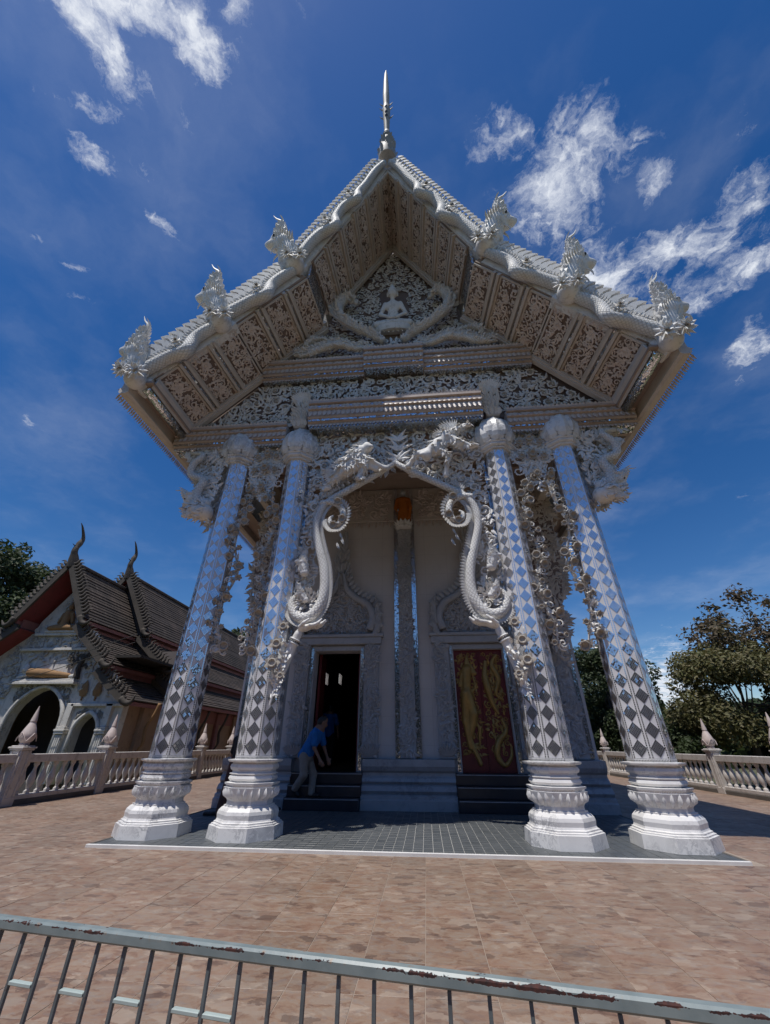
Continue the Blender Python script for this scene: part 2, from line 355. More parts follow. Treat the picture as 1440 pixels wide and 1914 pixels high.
class MB:
    def __init__(s): s.v = []; s.f = []; s.uv = {}
    def add(s, vs, fs):
        b = len(s.v); s.v.extend([tuple(p) for p in vs]); s.f.extend([tuple(i + b for i in q) for q in fs]); return b
    def box(s, x0, x1, y0, y1, z0, z1):
        s.add([(x0, y0, z0), (x1, y0, z0), (x1, y1, z0), (x0, y1, z0), (x0, y0, z1), (x1, y0, z1), (x1, y1, z1), (x0, y1, z1)],
              [(3, 2, 1, 0), (4, 5, 6, 7), (0, 1, 5, 4), (1, 2, 6, 5), (2, 3, 7, 6), (3, 0, 4, 7)]); return s
    def bevbox(s, x0, x1, y0, y1, z0, z1, b=.01):
        vs = []; 
        for z, i in ((z0, b), (z0 + b, 0), (z1 - b, 0), (z1, b)):
            vs += [(x0 + i, y0 + i, z), (x1 - i, y0 + i, z), (x1 - i, y1 - i, z), (x0 + i, y1 - i, z)]
        fs = [(3, 2, 1, 0), (12, 13, 14, 15)]
        for k in range(3):
            for i in range(4):
                j = (i + 1) % 4; fs.append((4 * k + i, 4 * k + j, 4 * k + 4 + j, 4 * k + 4 + i))
        s.add(vs, fs); return s
    def hexa(s, p):
        s.add(p, [(3, 2, 1, 0), (4, 5, 6, 7), (0, 1, 5, 4), (1, 2, 6, 5), (2, 3, 7, 6), (3, 0, 4, 7)]); return s
    def slab(s, a, b, c, d, n):
        """quad a,b,c,d given thickness vector n"""
        return s.hexa([a, b, c, d, a + n, b + n, c + n, d + n])
    def prism(s, poly, y0, y1):
        """polygon of (x,z) extruded along y"""
        n = len(poly)
        vs = [(x, y0, z) for x, z in poly] + [(x, y1, z) for x, z in poly]
        s.add(vs, [tuple(range(n)), tuple(range(2 * n - 1, n - 1, -1))] + [(i, n + i, n + (i + 1) % n, (i + 1) % n) for i in range(n)]); return s
    def extr_x(s, prof, x0, x1):
        """profile of (y,z) extruded along x"""
        n = len(prof)
        vs = [(x0, y, z) for y, z in prof] + [(x1, y, z) for y, z in prof]
        s.add(vs, [tuple(range(n)), tuple(range(2 * n - 1, n - 1, -1))] + [(i, n + i, n + (i + 1) % n, (i + 1) % n) for i in range(n)]); return s
    def tube(s, pts, rad, n=6, cap=True, uvs=False, flat=1.0, nrm=None):
        pts = [V(p) for p in pts]; m = len(pts)
        if not hasattr(rad, '__len__'): rad = [rad] * m
        t = [(pts[min(i + 1, m - 1)] - pts[max(i - 1, 0)]).normalized() for i in range(m)]
        a = V(nrm) if nrm is not None else (V((0, 0, 1)) if abs(t[0].z) < .9 else V((1, 0, 0)))
        vs = []; L = 0; Ls = []
        for i in range(m):
            a = (a - t[i] * a.dot(t[i])); a = a.normalized() if a.length > 1e-6 else t[i].orthogonal().normalized()
            b = t[i].cross(a)
            if i: L += (pts[i] - pts[i - 1]).length
            Ls.append(L)
            for k in range(n):
                th = 2 * pi * k / n; vs.append(pts[i] + a * (cos(th) * rad[i] * flat) + b * (sin(th) * rad[i]))
        fs = []; f0 = len(s.f)
        for i in range(m - 1):
            for k in range(n):
                j = (k + 1) % n; fs.append((i * n + k, i * n + j, (i + 1) * n + j, (i + 1) * n + k))
                if uvs:
                    rr = max(rad) * 2 * pi; u0, u1 = k / n * rr, (k + 1) / n * rr
                    s.uv[f0 + len(fs) - 1] = [(u0, Ls[i]), (u1, Ls[i]), (u1, Ls[i + 1]), (u0, Ls[i + 1])]
        if cap: fs += [tuple(range(n - 1, -1, -1)), tuple((m - 1) * n + k for k in range(n))]
        s.add(vs, fs); return s
    def lathe(s, prof, n=12, c=(0, 0, 0), ph=0.0, cap=True, apo=False):
        k_ = 1 / cos(pi / n) if apo else 1
        vs = [(c[0] + r * k_ * cos(ph + 2 * pi * k / n), c[1] + r * k_ * sin(ph + 2 * pi * k / n), c[2] + z) for r, z in prof for k in range(n)]
        m = len(prof); fs = [(i * n + k, i * n + (k + 1) % n, (i + 1) * n + (k + 1) % n, (i + 1) * n + k) for i in range(m - 1) for k in range(n)]
        if cap: fs += [tuple(range(n - 1, -1, -1)), tuple((m - 1) * n + k for k in range(n))]
        s.add(vs, fs); return s
    def leaf(s, p, d, n, L, W, bend=0.0, ridge=.3, curl=0.0):
        d = d.normalized(); n = (n - d * n.dot(d)).normalized(); q = n.cross(d)
        vs = []
        for t, w, h in ((0, .30, .12), (.28, .95, .22), (.62, .72, .30)):
            c = p + d * (t * L) + q * (bend * L * t * t) + n * (curl * L * t * t)
            vs += [c - q * (w * W * .5), c + n * (h * ridge * L), c + q * (w * W * .5)]
        vs.append(p + d * L + q * (bend * L) + n * ((curl + .12) * L))
        s.add(vs, [(0, 3, 4, 1), (1, 4, 5, 2), (3, 6, 7, 4), (4, 7, 8, 5), (6, 9, 7), (7, 9, 8)]); return s
    def xf(s, M):
        s.v = [tuple(M @ V(p)) for p in s.v]; return s
    def merge(s, o, M=None):
        b = len(s.f)
        s.add([M @ V(p) for p in o.v] if M else o.v, o.f)
        for k, u in o.uv.items(): s.uv[b + k] = u
        return s
    def mesh(s, name, material, smooth=None):
        me = bpy.data.meshes.new(name); me.from_pydata(s.v, [], s.f); me.update(calc_edges=True)
        if s.uv:
            ul = me.uv_layers.new(name='UVMap').data
            for pi_, po in enumerate(me.polygons):
                u = s.uv.get(pi_)
                if u:
                    for li, c in zip(po.loop_indices, u): ul[li].uv = c
        me.materials.append(MATS[material])
        if smooth: 
            me.shade_smooth()
            if smooth is not True:
                try: me.set_sharp_from_angle(angle=R(smooth))
                except Exception: pass
        me.update(); return me
    def build(s, name, material, parent=None, smooth=None, **kw):
        return put(name, s.mesh(name, material, smooth), parent, **kw)

# ------------------------------------------------------------------ smooth solids (people, statues, hands, serpent heads)
def _v(a): return np.array(a, dtype=np.float64)
def cone(a, b, ra, rb): return ('c', _v(a), _v(b), ra, rb)
def ell(c, r, rot=None): return ('e', _v(c), _v(r), None if rot is None else np.array(rot.to_matrix() if hasattr(rot, 'to_matrix') else rot))
def _dist(p, pr):
    if pr[0] == 'c':
        a, b, ra, rb = pr[1:]; ab = b - a; l2 = max(ab @ ab, 1e-12)
        t = np.clip(((p - a) @ ab) / l2, 0, 1)
        return np.linalg.norm(p - a - t[..., None] * ab, axis=-1) - (ra + (rb - ra) * t)
    c, r, rot = pr[1:]; q = p - c
    if rot is not None: q = q @ rot
    k0 = np.linalg.norm(q / r, axis=-1); k1 = np.linalg.norm(q / (r * r), axis=-1) + 1e-9
    return k0 * (k0 - 1) / k1
def solid(prims, h, k=.03):
    """one continuous surface round the primitives (surface nets)"""
    lo = np.full(3, 1e9); hi = -lo
    for pr in prims:
        if pr[0] == 'c': pts = [(pr[1], pr[3]), (pr[2], pr[4])]
        else: pts = [(pr[1], float(max(pr[2])))]
        for c, r in pts: lo = np.minimum(lo, c - r); hi = np.maximum(hi, c + r)
    lo -= 3 * h + k * .5; hi += 3 * h + k * .5
    n = np.ceil((hi - lo) / h).astype(int) + 1
    gx, gy, gz = [lo[i] + h * np.arange(n[i]) for i in range(3)]
    F = np.full(tuple(n), 1e3)
    for pr in prims:
        if pr[0] == 'c': l = np.minimum(pr[1] - pr[3], pr[2] - pr[4]); u = np.maximum(pr[1] + pr[3], pr[2] + pr[4])
        else: m_ = float(max(pr[2])); l = pr[1] - m_; u = pr[1] + m_
        a = np.clip(np.floor((l - 2 * k - 3 * h - lo) / h).astype(int), 0, n); b = np.clip(np.ceil((u + 2 * k + 3 * h - lo) / h).astype(int) + 1, 0, n)
        sl = tuple(slice(a[i], b[i]) for i in range(3))
        P = np.stack(np.meshgrid(gx[sl[0]], gy[sl[1]], gz[sl[2]], indexing='ij'), -1)
        d = _dist(P, pr); f = F[sl]
        hh = np.clip(.5 + .5 * (f - d) / k, 0, 1)
        F[sl] = f * (1 - hh) + d * hh - k * hh * (1 - hh)
    S = F < 0
    c0 = [slice(0, -1), slice(1, None)]
    cs = [(i, j, l) for i in (0, 1) for j in (0, 1) for l in (0, 1)]
    cnt = sum(S[c0[i], c0[j], c0[l]].astype(int) for i, j, l in cs)
    act = (cnt > 0) & (cnt < 8)
    idx = np.full(act.shape, -1); ids = np.argwhere(act); idx[act] = np.arange(len(ids))
    acc = np.zeros((len(ids), 3)); num = np.zeros(len(ids))
    for a in cs:
        for ax in range(3):
            if a[ax]: continue
            b = list(a); b[ax] = 1
            fa = F[tuple((ids + a).T)]; fb = F[tuple((ids + b).T)]; cr_ = (fa < 0) != (fb < 0)
            t = np.where(cr_, fa / np.where(cr_, fa - fb, 1), 0)
            pt = ids + np.array(a) + np.eye(3)[ax] * t[:, None]
            acc[cr_] += pt[cr_]; num[cr_] += 1
    vs = lo + h * (acc / num[:, None]); fs = []
    for ax in range(3):
        o = [0, 0, 0]; o[ax] = 1
        A = S[tuple(slice(0, S.shape[i] - o[i]) for i in range(3))]; B = S[tuple(slice(o[i], None) for i in range(3))]
        e = np.argwhere(A != B); u, w = (ax + 1) % 3, (ax + 2) % 3
        ok = (e[:, u] > 0) & (e[:, w] > 0) & (e[:, u] < act.shape[u]) & (e[:, w] < act.shape[w]) & (e[:, ax] < act.shape[ax]); e = e[ok]
        def ix(du, dw):
            q = e.copy(); q[:, u] -= du; q[:, w] -= dw; return idx[tuple(q.T)]
        q = np.stack([ix(1, 1), ix(0, 1), ix(0, 0), ix(1, 0)], 1)
        ins = A[tuple(e.T)]; q[~ins] = q[~ins][:, ::-1]
        fs.append(q)
    fs = np.concatenate(fs); m = MB(); m.v = [tuple(p) for p in vs.tolist()]; m.f = [tuple(q) for q in fs.tolist()]
    return m
def path(pts, n=8):
    """Catmull-Rom through pts"""
    P = [V(p) for p in pts]; P = [P[0] * 2 - P[1]] + P + [P[-1] * 2 - P[-2]]; o = []
    for i in range(1, len(P) - 2):
        for j in range(n):
            t = j / n; a, b, c, d = P[i - 1:i + 3]
            o.append(.5 * ((2 * b) + (c - a) * t + (2 * a - 5 * b + 4 * c - d) * t * t + (3 * b - a - 3 * c + d) * t ** 3))
    return o + [P[-2]]
def lerp(a, b, t): return a + (b - a) * t
def radii(m, *st):
    """piecewise radius list over m samples from (t, r) stops"""
    return [float(np.interp(i / (m - 1), [a for a, _ in st], [b for _, b in st])) for i in range(m)]

# ------------------------------------------------------------------ carved foliage
def flower_mesh(name, material, petals=6, cup=.42, depth=.30, lift=.28):
    m = MB()
    for k in range(petals):
        a = 2 * pi * k / petals; d = V((cos(a), sin(a), 0))
        m.leaf(d * (cup * .6), d + V((0, 0, lift)), V((0, 0, 1)) - d * .3, 1 - cup * .6, .62, 0, .18, -.12)
    m.lathe([(cup * .5, 0), (cup, .06), (cup * 1.05, depth), (cup * .82, depth + .03), (cup * .55, depth * .35), (cup * .1, depth * .3)], 8)
    return m.mesh(name, material, 35)
FLOWER = flower_mesh('flower', 'flower_plaster', 7, .5, .34, .3); FLOWER5 = flower_mesh('cup_flower', 'flower_plaster', 6, .66, .5, .5)
FLOWER_S = flower_mesh('soffit_flower', 'carved_soffit', 8, .3, .2)
def scroll(mb, P, u, v, r, a0, hd, thick=.11, h=.0, leaves=True, turns=1.3):
    pts = []; rad = []; m = 11
    for i in range(m):
        t = i / (m - 1); th = a0 + hd * t * 2 * pi * turns; rr = r * (1 - .74 * t)
        pts.append(P(u + rr * cos(th), v + rr * sin(th), h + r * (.10 + .18 * t))); rad.append(1.25 * thick * r * (1.1 - .45 * t))
    n = (P(u, v, 1) - P(u, v, 0)).normalized()
    mb.tube(pts, rad, 5, nrm=n)
    if leaves:
        for i in (0, 1, 2, 4, 5, 6, 8):
            t = i / (m - 1); th = a0 + hd * t * 2 * pi * turns
            o = P(u + cos(th), v + sin(th), 0) - P(u, v, 0); tg = P(u - hd * sin(th), v + hd * cos(th), 0) - P(u, v, 0)
            L = r * (.62 - .4 * t)
            mb.leaf(pts[i], o * .8 - tg * .75, n, L * .9, L * .72, -.5 * hd, .4, .1)
def foliage(mb, flowers, P, inside, box, r0, r1, seed, ntry=900, nleaf=500, leafL=.14, thick=.11, fl=.55, base=0.0, flowsize=.55):
    """packs scrolls and leaves into a region; P(u,v,h) maps to space"""
    rd = random.Random(seed); u0, u1, v0, v1 = box; C = []
    for k in range(ntry):
        r = lerp(r1, r0, (k / ntry) ** .5) * rd.uniform(.85, 1.1)
        u, v = rd.uniform(u0, u1), rd.uniform(v0, v1)
        if not inside(u, v): continue
        if any(not inside(u + r * .75 * cos(a), v + r * .75 * sin(a)) for a in (0, pi / 2, pi, -pi / 2)): continue
        if any((u - a) ** 2 + (v - b) ** 2 < ((r + c) * .93) ** 2 for a, b, c in C): continue
        C.append((u, v, r))
        scroll(mb, P, u, v, r, rd.uniform(0, 6.28), rd.choice((-1, 1)), thick, base)
        if flowers is not None and rd.random() < fl:
            n = (P(u, v, 1) - P(u, v, 0)); flowers.append((P(u, v, base + r * .18), n, r * flowsize, rd.uniform(0, 1)))
    for k in range(nleaf):
        u, v = rd.uniform(u0, u1), rd.uniform(v0, v1)
        if not inside(u, v): continue
        a = 3 * sin(u * 3.1 + seed) + 3 * cos(v * 2.7 - u) + rd.uniform(-.8, .8)
        d = P(u + cos(a), v + sin(a), 0) - P(u, v, 0); n = P(u, v, 1) - P(u, v, 0)
        L = leafL * rd.uniform(.7, 1.25)
        mb.leaf(P(u, v, base + rd.uniform(0, .04)), d + n * .12, n, L, L * .68, rd.choice((-.6, .6)), .42, rd.uniform(0, .15))
    return C
def feather(mb, src, n, L, seed, down=V((0, 0, -1)), ymax=None):
    """small overlapping leaves on the surface of a solid"""
    rd = random.Random(seed)
    for k in range(n):
        f = src.f[rd.randrange(len(src.f))]; a, b, c = [V(src.v[i]) for i in f[:3]]; nn = (b - a).cross(c - a)
        if nn.length < 1e-12: continue
        nn.normalize(); d = down + V((rd.gauss(0, .35), rd.gauss(0, .35), rd.gauss(0, .35))); d = d - nn * d.dot(nn)
        if d.length < .1: continue
        q = L * rd.uniform(.7, 1.3); mb.leaf(a, d.normalized() + nn * .3, nn, q, q * .6, rd.choice((-.4, .4)), .4)
def plant_flowers(flowers, parent, mesh=None, name='flower'):
    for (p, n, s_, a) in flowers:
        n = n.normalized(); u = V((cos(a * 6.28), 0, sin(a * 6.28)))
        if abs(u.dot(n)) > .9: u = V((1, 0, 0))
        put(name, mesh or FLOWER, parent, frame(p, u, n) @ MX.Scale(s_, 4))
def planeP(O, U, W, N):
    O, U, W, N = V(O), V(U), V(W), V(N)
    return lambda u, v, h: O + U * u + W * v + N * h
def inpoly(poly):
    def f(x, y):
        c = False; n = len(poly)
        for i in range(n):
            x0, y0 = poly[i]; x1, y1 = poly[i - 1]
            if (y0 > y) != (y1 > y) and x < (x1 - x0) * (y - y0) / (y1 - y0) + x0: c = not c
        return c
    return f

# ------------------------------------------------------------------ ground
def on_screen(p):
    d = V(p) - V((.4338, -7.2911, 1.2)); z = d.dot(cw)
    if z < .2: return None
    return 720 + 734.4 * d.dot(cr) / z, 957 - 734.4 * d.dot(cu) / z, z
m = MB(); m.box(-900, 900, -900, 900, -.9, -.6); m.build('ground', 'earth', kind='structure')
m = MB(); m.box(-9.3, 9.65, -9.6, 27, -.6, -.0025)
plaza = m.build('plaza', 'joint', kind='structure')
def tile_mesh(name, w, d, h, b, material):
    t = MB(); x, y = w / 2, d / 2
    vs = [(-x, -y, -h), (x, -y, -h), (x, y, -h), (-x, y, -h), (-x, -y, -b), (x, -y, -b), (x, y, -b), (-x, y, -b),
          (-x + b, -y + b, 0), (x - b, -y + b, 0), (x - b, y - b, 0), (-x + b, y - b, 0)]
    fs = [(8, 9, 10, 11)] + [(i, (i + 1) % 4, 4 + (i + 1) % 4, 4 + i) for i in range(4)] + [(4 + i, 4 + (i + 1) % 4, 8 + (i + 1) % 4, 8 + i) for i in range(4)]
    t.add(vs, fs); return t
def lay_tiles(name, cells, proto, material, parent, z, limit=300):
    rank = []
    for (x, y) in cells:
        q = on_screen((x, y, z))
        vis = q is not None and -20 < q[0] < 1460 and -20 < q[1] < 1940
        rank.append((1 / q[2] ** 2 if vis else 0, x, y))
    rank.sort(reverse=True)
    me = proto.mesh(name, material)
    rd = random.Random(5)
    for k, (a, x, y) in enumerate(rank[:limit]):
        put(name, me, parent, MX.Translation((x, y, z + rd.uniform(-.0012, .0012))) @ MX.Rotation(rd.uniform(-.002, .002), 4, 'X') @ MX.Rotation(rd.uniform(-.002, .002), 4, 'Y'))
    rest = MB()
    for (a, x, y) in rank[limit:]:
        dz = rd.uniform(-.0012, .0012)
        rest.add([(p[0] + x, p[1] + y, p[2] + z + dz) for p in proto.v], proto.f)
    rest.build(name + 's_beyond', material, parent, kind='stuff')
G = .4; cells = []
for i in range(-23, 24):
    for j in range(-23, 66):
        x, y = -.03 + G * (i + .5), -.85 + G * (j - .5)
        if -4.2 < x < 4.2 and y > -.85: continue
        if -9.2 < x < 9.5 and -9.5 < y < 26.8: cells.append((x, y))
lay_tiles('floor_tile', cells, tile_mesh('floor_tile', G - .0045, G - .0045, .006, .001, 'plaza_tile'), 'plaza_tile', plaza, 0.0)
m = MB(); m.box(-4.17, 4.17, -.79, 3.4, -.012, .022)
porch = m.build('porch_floor', 'grout_light', kind='structure')
D = .1324; cells = [(-4.10 + D * (i + .0), -.79 + D * (j + .5)) for i in range(63) for j in range(27)]
lay_tiles('porch_tile', cells, tile_mesh('porch_tile', D - .007, D - .007, .006, .0015, 'porch_tile'), 'porch_tile', porch, .028)
m = MB(); m.bevbox(-4.20, 4.20, -.835, -.792, -.012, .036, .004); m.build('edge_strip', 'white_edge', porch)
m = MB(); m.bevbox(4.172, 4.21, -.79, 3.4, -.012, .034, .004); m.bevbox(-4.21, -4.172, -.79, 3.4, -.012, .034, .004); m.build('side_strip', 'cement_dark', porch)

# ------------------------------------------------------------------ balustrades
bal = MB(); bal.lathe([(.062, 0), (.062, .05), (.04, .07), (.035, .10), (.06, .16), (.084, .25), (.075, .33), (.045, .43), (.034, .5), (.038, .54), (.058, .57), (.058, .62)], 10)
BALUSTER = bal.mesh('baluster', 'cement', 40)
post = MB()
post.bevbox(-.14, .14, -.14, .14, -.0, 1.06, .012)
for a, z0, z1 in ((.165, 1.062, 1.10), (.19, 1.10, 1.135), (.155, 1.135, 1.16), (.155, .0, .16)): post.bevbox(-a, a, -a, a, z0, z1, .008)
for s_ in (-1, 1):
    for d in (-.085, .085):
        post.bevbox(s_ * .148 - .012, s_ * .148 + .012, d - .012, d + .012, .17, 1.05, .004); post.bevbox(d - .012, d + .012, s_ * .148 - .012, s_ * .148 + .012, .17, 1.05, .004)
POST = post.mesh('post', 'cement', None)
fin = MB(); fin.lathe([(.10, 0), (.11, .03), (.09, .05), (.14, .10), (.165, .17), (.155, .25), (.115, .36), (.075, .45), (.062, .48), (.07, .49), (.068, .51), (.05, .62), (.03, .72), (.008, .83)], 12)
for k in range(4):
    a = k * pi / 2; d = V((cos(a), sin(a), 0)); s = V((-sin(a), cos(a), 0))
    fin.tube(path([d * .14 + s * .13 + V((0, 0, .09)), d * .172 + s * .06 + V((0, 0, .2)), d * .165 + V((0, 0, .25)), d * .172 - s * .06 + V((0, 0, .2)), d * .14 - s * .13 + V((0, 0, .09))], 3), .009, 4)
FINIAL = fin.mesh('lotus_finial', 'pink_finial', 50)
def balustrade(x, ys, label, inner):
    t = thing('balustrade', label, 'balustrade', (x, ys[0], 0), 'balustrades round the terrace')
    for i, y in enumerate(ys):
        p = put('post', POST, t, MX.Translation((x, y, 0)))
        put('lotus_finial', FINIAL, p, MX.Translation((x, y, 1.16)))
        if i == len(ys) - 1: break
        a, b = y + .14, ys[i + 1] - .14
        MB().bevbox(x - .09, x + .09, a, b, .82, .99, .012).build('handrail', 'cement', t)
        MB().bevbox(x - .12, x + .12, a, b, -.02, .105, .01).build('kerb', 'cement_dark', t)
        MB().bevbox(x - .10, x + .10, a, b, .107, .195, .008).build('bottom_rail', 'cement', t)
        n = 9
        for k in range(n):
            put('baluster', BALUSTER, t, MX.Translation((x, lerp(a, b, (k + .5) / n), .197)))
balustrade(-8.95, [-.25 + 2.85 * k for k in range(9)], 'grey cement balustrade between the terrace and the old brown-roofed hall', 1)
balustrade(9.3, [2.2 + 2.85 * k for k in range(9)], 'grey cement balustrade in front of the green and brown trees', -1)

# ------------------------------------------------------------------ steel railing close to the camera
A = V((-.732, -5.922, 0)); dv = V((1.7477, -.2702, 0)).normalized(); nv = V((-dv.y, dv.x, 0))
rail = thing('steel_railing', 'chipped pale green steel railing with thin upright bars in front of the brown tiles', 'railing', A)
def railbox(name, a, b, z0, z1, w, material, bev=.003):
    m = MB(); m.bevbox(a, b, -w, w, z0, z1, bev)
    return m.xf(MX(((dv.x, nv.x, 0, A.x), (dv.y, nv.y, 0, A.y), (0, 0, 1, 0), (0, 0, 0, 1)))).build(name, material, rail)
railbox('top_rail', -.55, 2.35, .777, .8015, .0125, 'painted_steel', .0045)
railbox('bottom_rail', -.55, 2.35, .10, .13, .015, 'bar_steel')
for a in (-.55, 2.35): railbox('post', a - .02, a + .02, .0, .774, .02, 'bar_steel')
bars = [.025 + .0787 * k for k in range(-6, 28)]
for a in bars: railbox('bar', a - .0038, a + .0038, .131, .7755, .0038, 'bar_steel', .0012)
for i in (7, 9, 11, 13, 14): railbox('rung', bars[i] + .005, bars[i + 1] - .005, .684, .692, .006, 'rung_steel', .0015)

# ------------------------------------------------------------------ the white temple
temple = thing('temple', 'ornate white temple with mirror-tiled columns and steep tiered gable on the dark porch floor', 'temple', (0, 3, 0))
PH8 = pi / 8
# --- columns
ped = [(0.510, 0.028), (0.498, 0.185), (0.475, 0.190), (0.475, 0.205), (0.445, 0.212), (0.447, 0.228), (0.423, 0.238), (0.413, 0.262), (0.420, 0.315), (0.409, 0.355), (0.373, 0.392), (0.348, 0.404), (0.350, 0.420), (0.319, 0.424), (0.315, 0.470), (0.335, 0.500), (0.369, 0.560), (0.387, 0.620), (0.393, 0.642), (0.372, 0.646)]
ped2 = [(0.386, 0.674), (0.391, 0.700), (0.308, 0.708), (0.327, 0.720), (0.350, 0.750), (0.339, 0.782), (0.320, 0.795), (0.322, 0.803), (0.343, 0.808), (0.343, 0.820), (0.307, 0.830), (0.312, 0.855), (0.338, 0.870), (0.350, 0.900), (0.338, 0.935), (0.319, 0.945), (0.319, 0.958), (0.375, 0.966), (0.394, 0.985), (0.395, 1.000), (0.297, 1.006)]
pm = MB(); pm.lathe(ped, 8, ph=PH8, apo=True); pm.lathe(ped2, 8, ph=PH8, apo=True); PEDESTAL = pm.mesh('pedestal', 'marble')
bm_ = MB()
for k in range(8):
    a0, a1 = PH8 + k * pi / 4, PH8 + (k + 1) * pi / 4; r_ = .366 / cos(PH8)
    p0, p1 = V((r_ * cos(a0), r_ * sin(a0), .646)), V((r_ * cos(a1), r_ * sin(a1), .646)); w = (p1 - p0).length
    i = bm_.add([p0, p1, p1 + V((0, 0, .028)), p0 + V((0, 0, .028))], [(0, 1, 2, 3)]); bm_.uv[len(bm_.f) - 1] = [(0, 0), (w, 0), (w, .042), (0, .042)]
BAND = bm_.mesh('mosaic_band', 'mosaic_strip')
pe = MB()
for (w, h, t_) in ((.066, .155, .0),):
    vs = []
    for (f, x, b_) in ((0, .55, .01), (.3, 1, .062), (.62, .8, .055), (.88, .35, .03)):
        z = .485 + h * f; rr = float(np.interp(z, [.47, .5, .56, .62, .642], [.317, .335, .37, .386, .388]))
        vs += [(-w * x * .62, -(rr + .004), z), (0, -(rr + b_), z), (w * x * .62, -(rr + .004), z)]
    vs.append((0, -.405, .485 + h)); pe.add(vs, [(0, 1, 4, 3), (1, 2, 5, 4), (3, 4, 7, 6), (4, 5, 8, 7), (6, 7, 10, 9), (7, 8, 11, 10), (9, 10, 12), (10, 11, 12)])
PETAL = pe.mesh('petal', 'marble', 50)
Z0, Z1, A0, A1 = 1.006, 6.93, .300, .252
sh = MB(); sh.lathe([(A0, Z0), (A1, Z1)], 8, ph=PH8, apo=True); SHAFT = sh.mesh('column', 'marble_face')
rd = random.Random(3); TILES = []
for vnt in range(3):
    t = MB(); s_ = .5; n = 6
    t.add([(0, -s_, .0), (s_, 0, .0), (0, s_, .0), (-s_, 0, .0)], [(0, 1, 2, 3)])
    base = len(t.f); g = MB()
    for i in range(n):
        for j in range(n):
            a0, a1 = (i + .11) / n - .5, (i + .89) / n - .5; b0, b1 = (j + .11) / n - .5, (j + .89) / n - .5
            tx, ty = rd.gauss(0, .0012), rd.gauss(0, .0012)
            q = []
            for (a, b) in ((a0, b0), (a1, b0), (a1, b1), (a0, b1)):
                q.append(((a - b) * .5, (a + b) * .5, .012 + tx * (a - (a0 + a1) / 2) * 14 + ty * (b - (b0 + b1) / 2) * 14))
            t.add([(x, y, z) for x, y, z in q], [(0, 1, 2, 3)])
    me = t.mesh('mirror_diamond', 'mirror_tile'); me.materials.append(MATS['marble_face'])
    me.polygons[0].material_index = 1
    for p in me.vertices[:4]: p.co *= 1.0
    TILES.append(me)
NT_ = 25
def bulb(z): return float(np.interp(z, [7.1, 7.16, 7.3, 7.48, 7.66, 7.82, 7.95], [.33, .385, .44, .455, .41, .32, .2]))
cap = MB()
cap.lathe([(.262, 6.93), (.30, 6.935), (.31, 6.96), (.295, 6.975), (.33, 6.985), (.36, 7.01), (.362, 7.04), (.34, 7.05), (.36, 7.06), (.385, 7.085), (.385, 7.10), (.34, 7.112)], 8, ph=PH8, apo=True)
CAPRING = cap.mesh('capital_ring', 'marble')
bl = MB(); bl.lathe([(bulb(z) - .01, z) for z in (7.1, 7.16, 7.23, 7.3, 7.4, 7.48, 7.57, 7.66, 7.74, 7.82, 7.9, 7.95)], 24); BULB = bl.mesh('lotus_bulb', 'marble', True)
CPET = []
for (z0, h, n, off, lift) in ((7.09, .42, 8, 0, .044), (7.20, .54, 8, .5, .022), (7.40, .53, 8, 0, .004)):
    p = MB(); rows = [(0, .80), (.2, 1.0), (.45, .92), (.7, .60), (.88, .27)]; vs = []
    for f, w in rows:
        z = min(z0 + h * f, 7.94); r_ = bulb(z); hw = w * pi / n * .98
        for q, b in ((-1, -.006), (-.5, .010), (0, .034), (.5, .010), (1, -.006)):
            th = -pi / 2 + q * hw; rq = r_ + b * (1 - f * .5) + lift * (1 - .45 * f); vs.append((rq * cos(th), rq * sin(th), z))
    z = min(z0 + h, 7.95); vs.append((0, -(bulb(z) + lift * .5 + .006), z)); fs = []
    for i in range(4):
        for k in range(4): fs.append((i * 5 + k, i * 5 + k + 1, i * 5 + k + 6, i * 5 + k + 5))
    fs += [(20 + k, 21 + k, 25) for k in range(4)]
    p.add(vs, fs); CPET.append((p.mesh('lotus_petal', 'marble', 12), n, off))
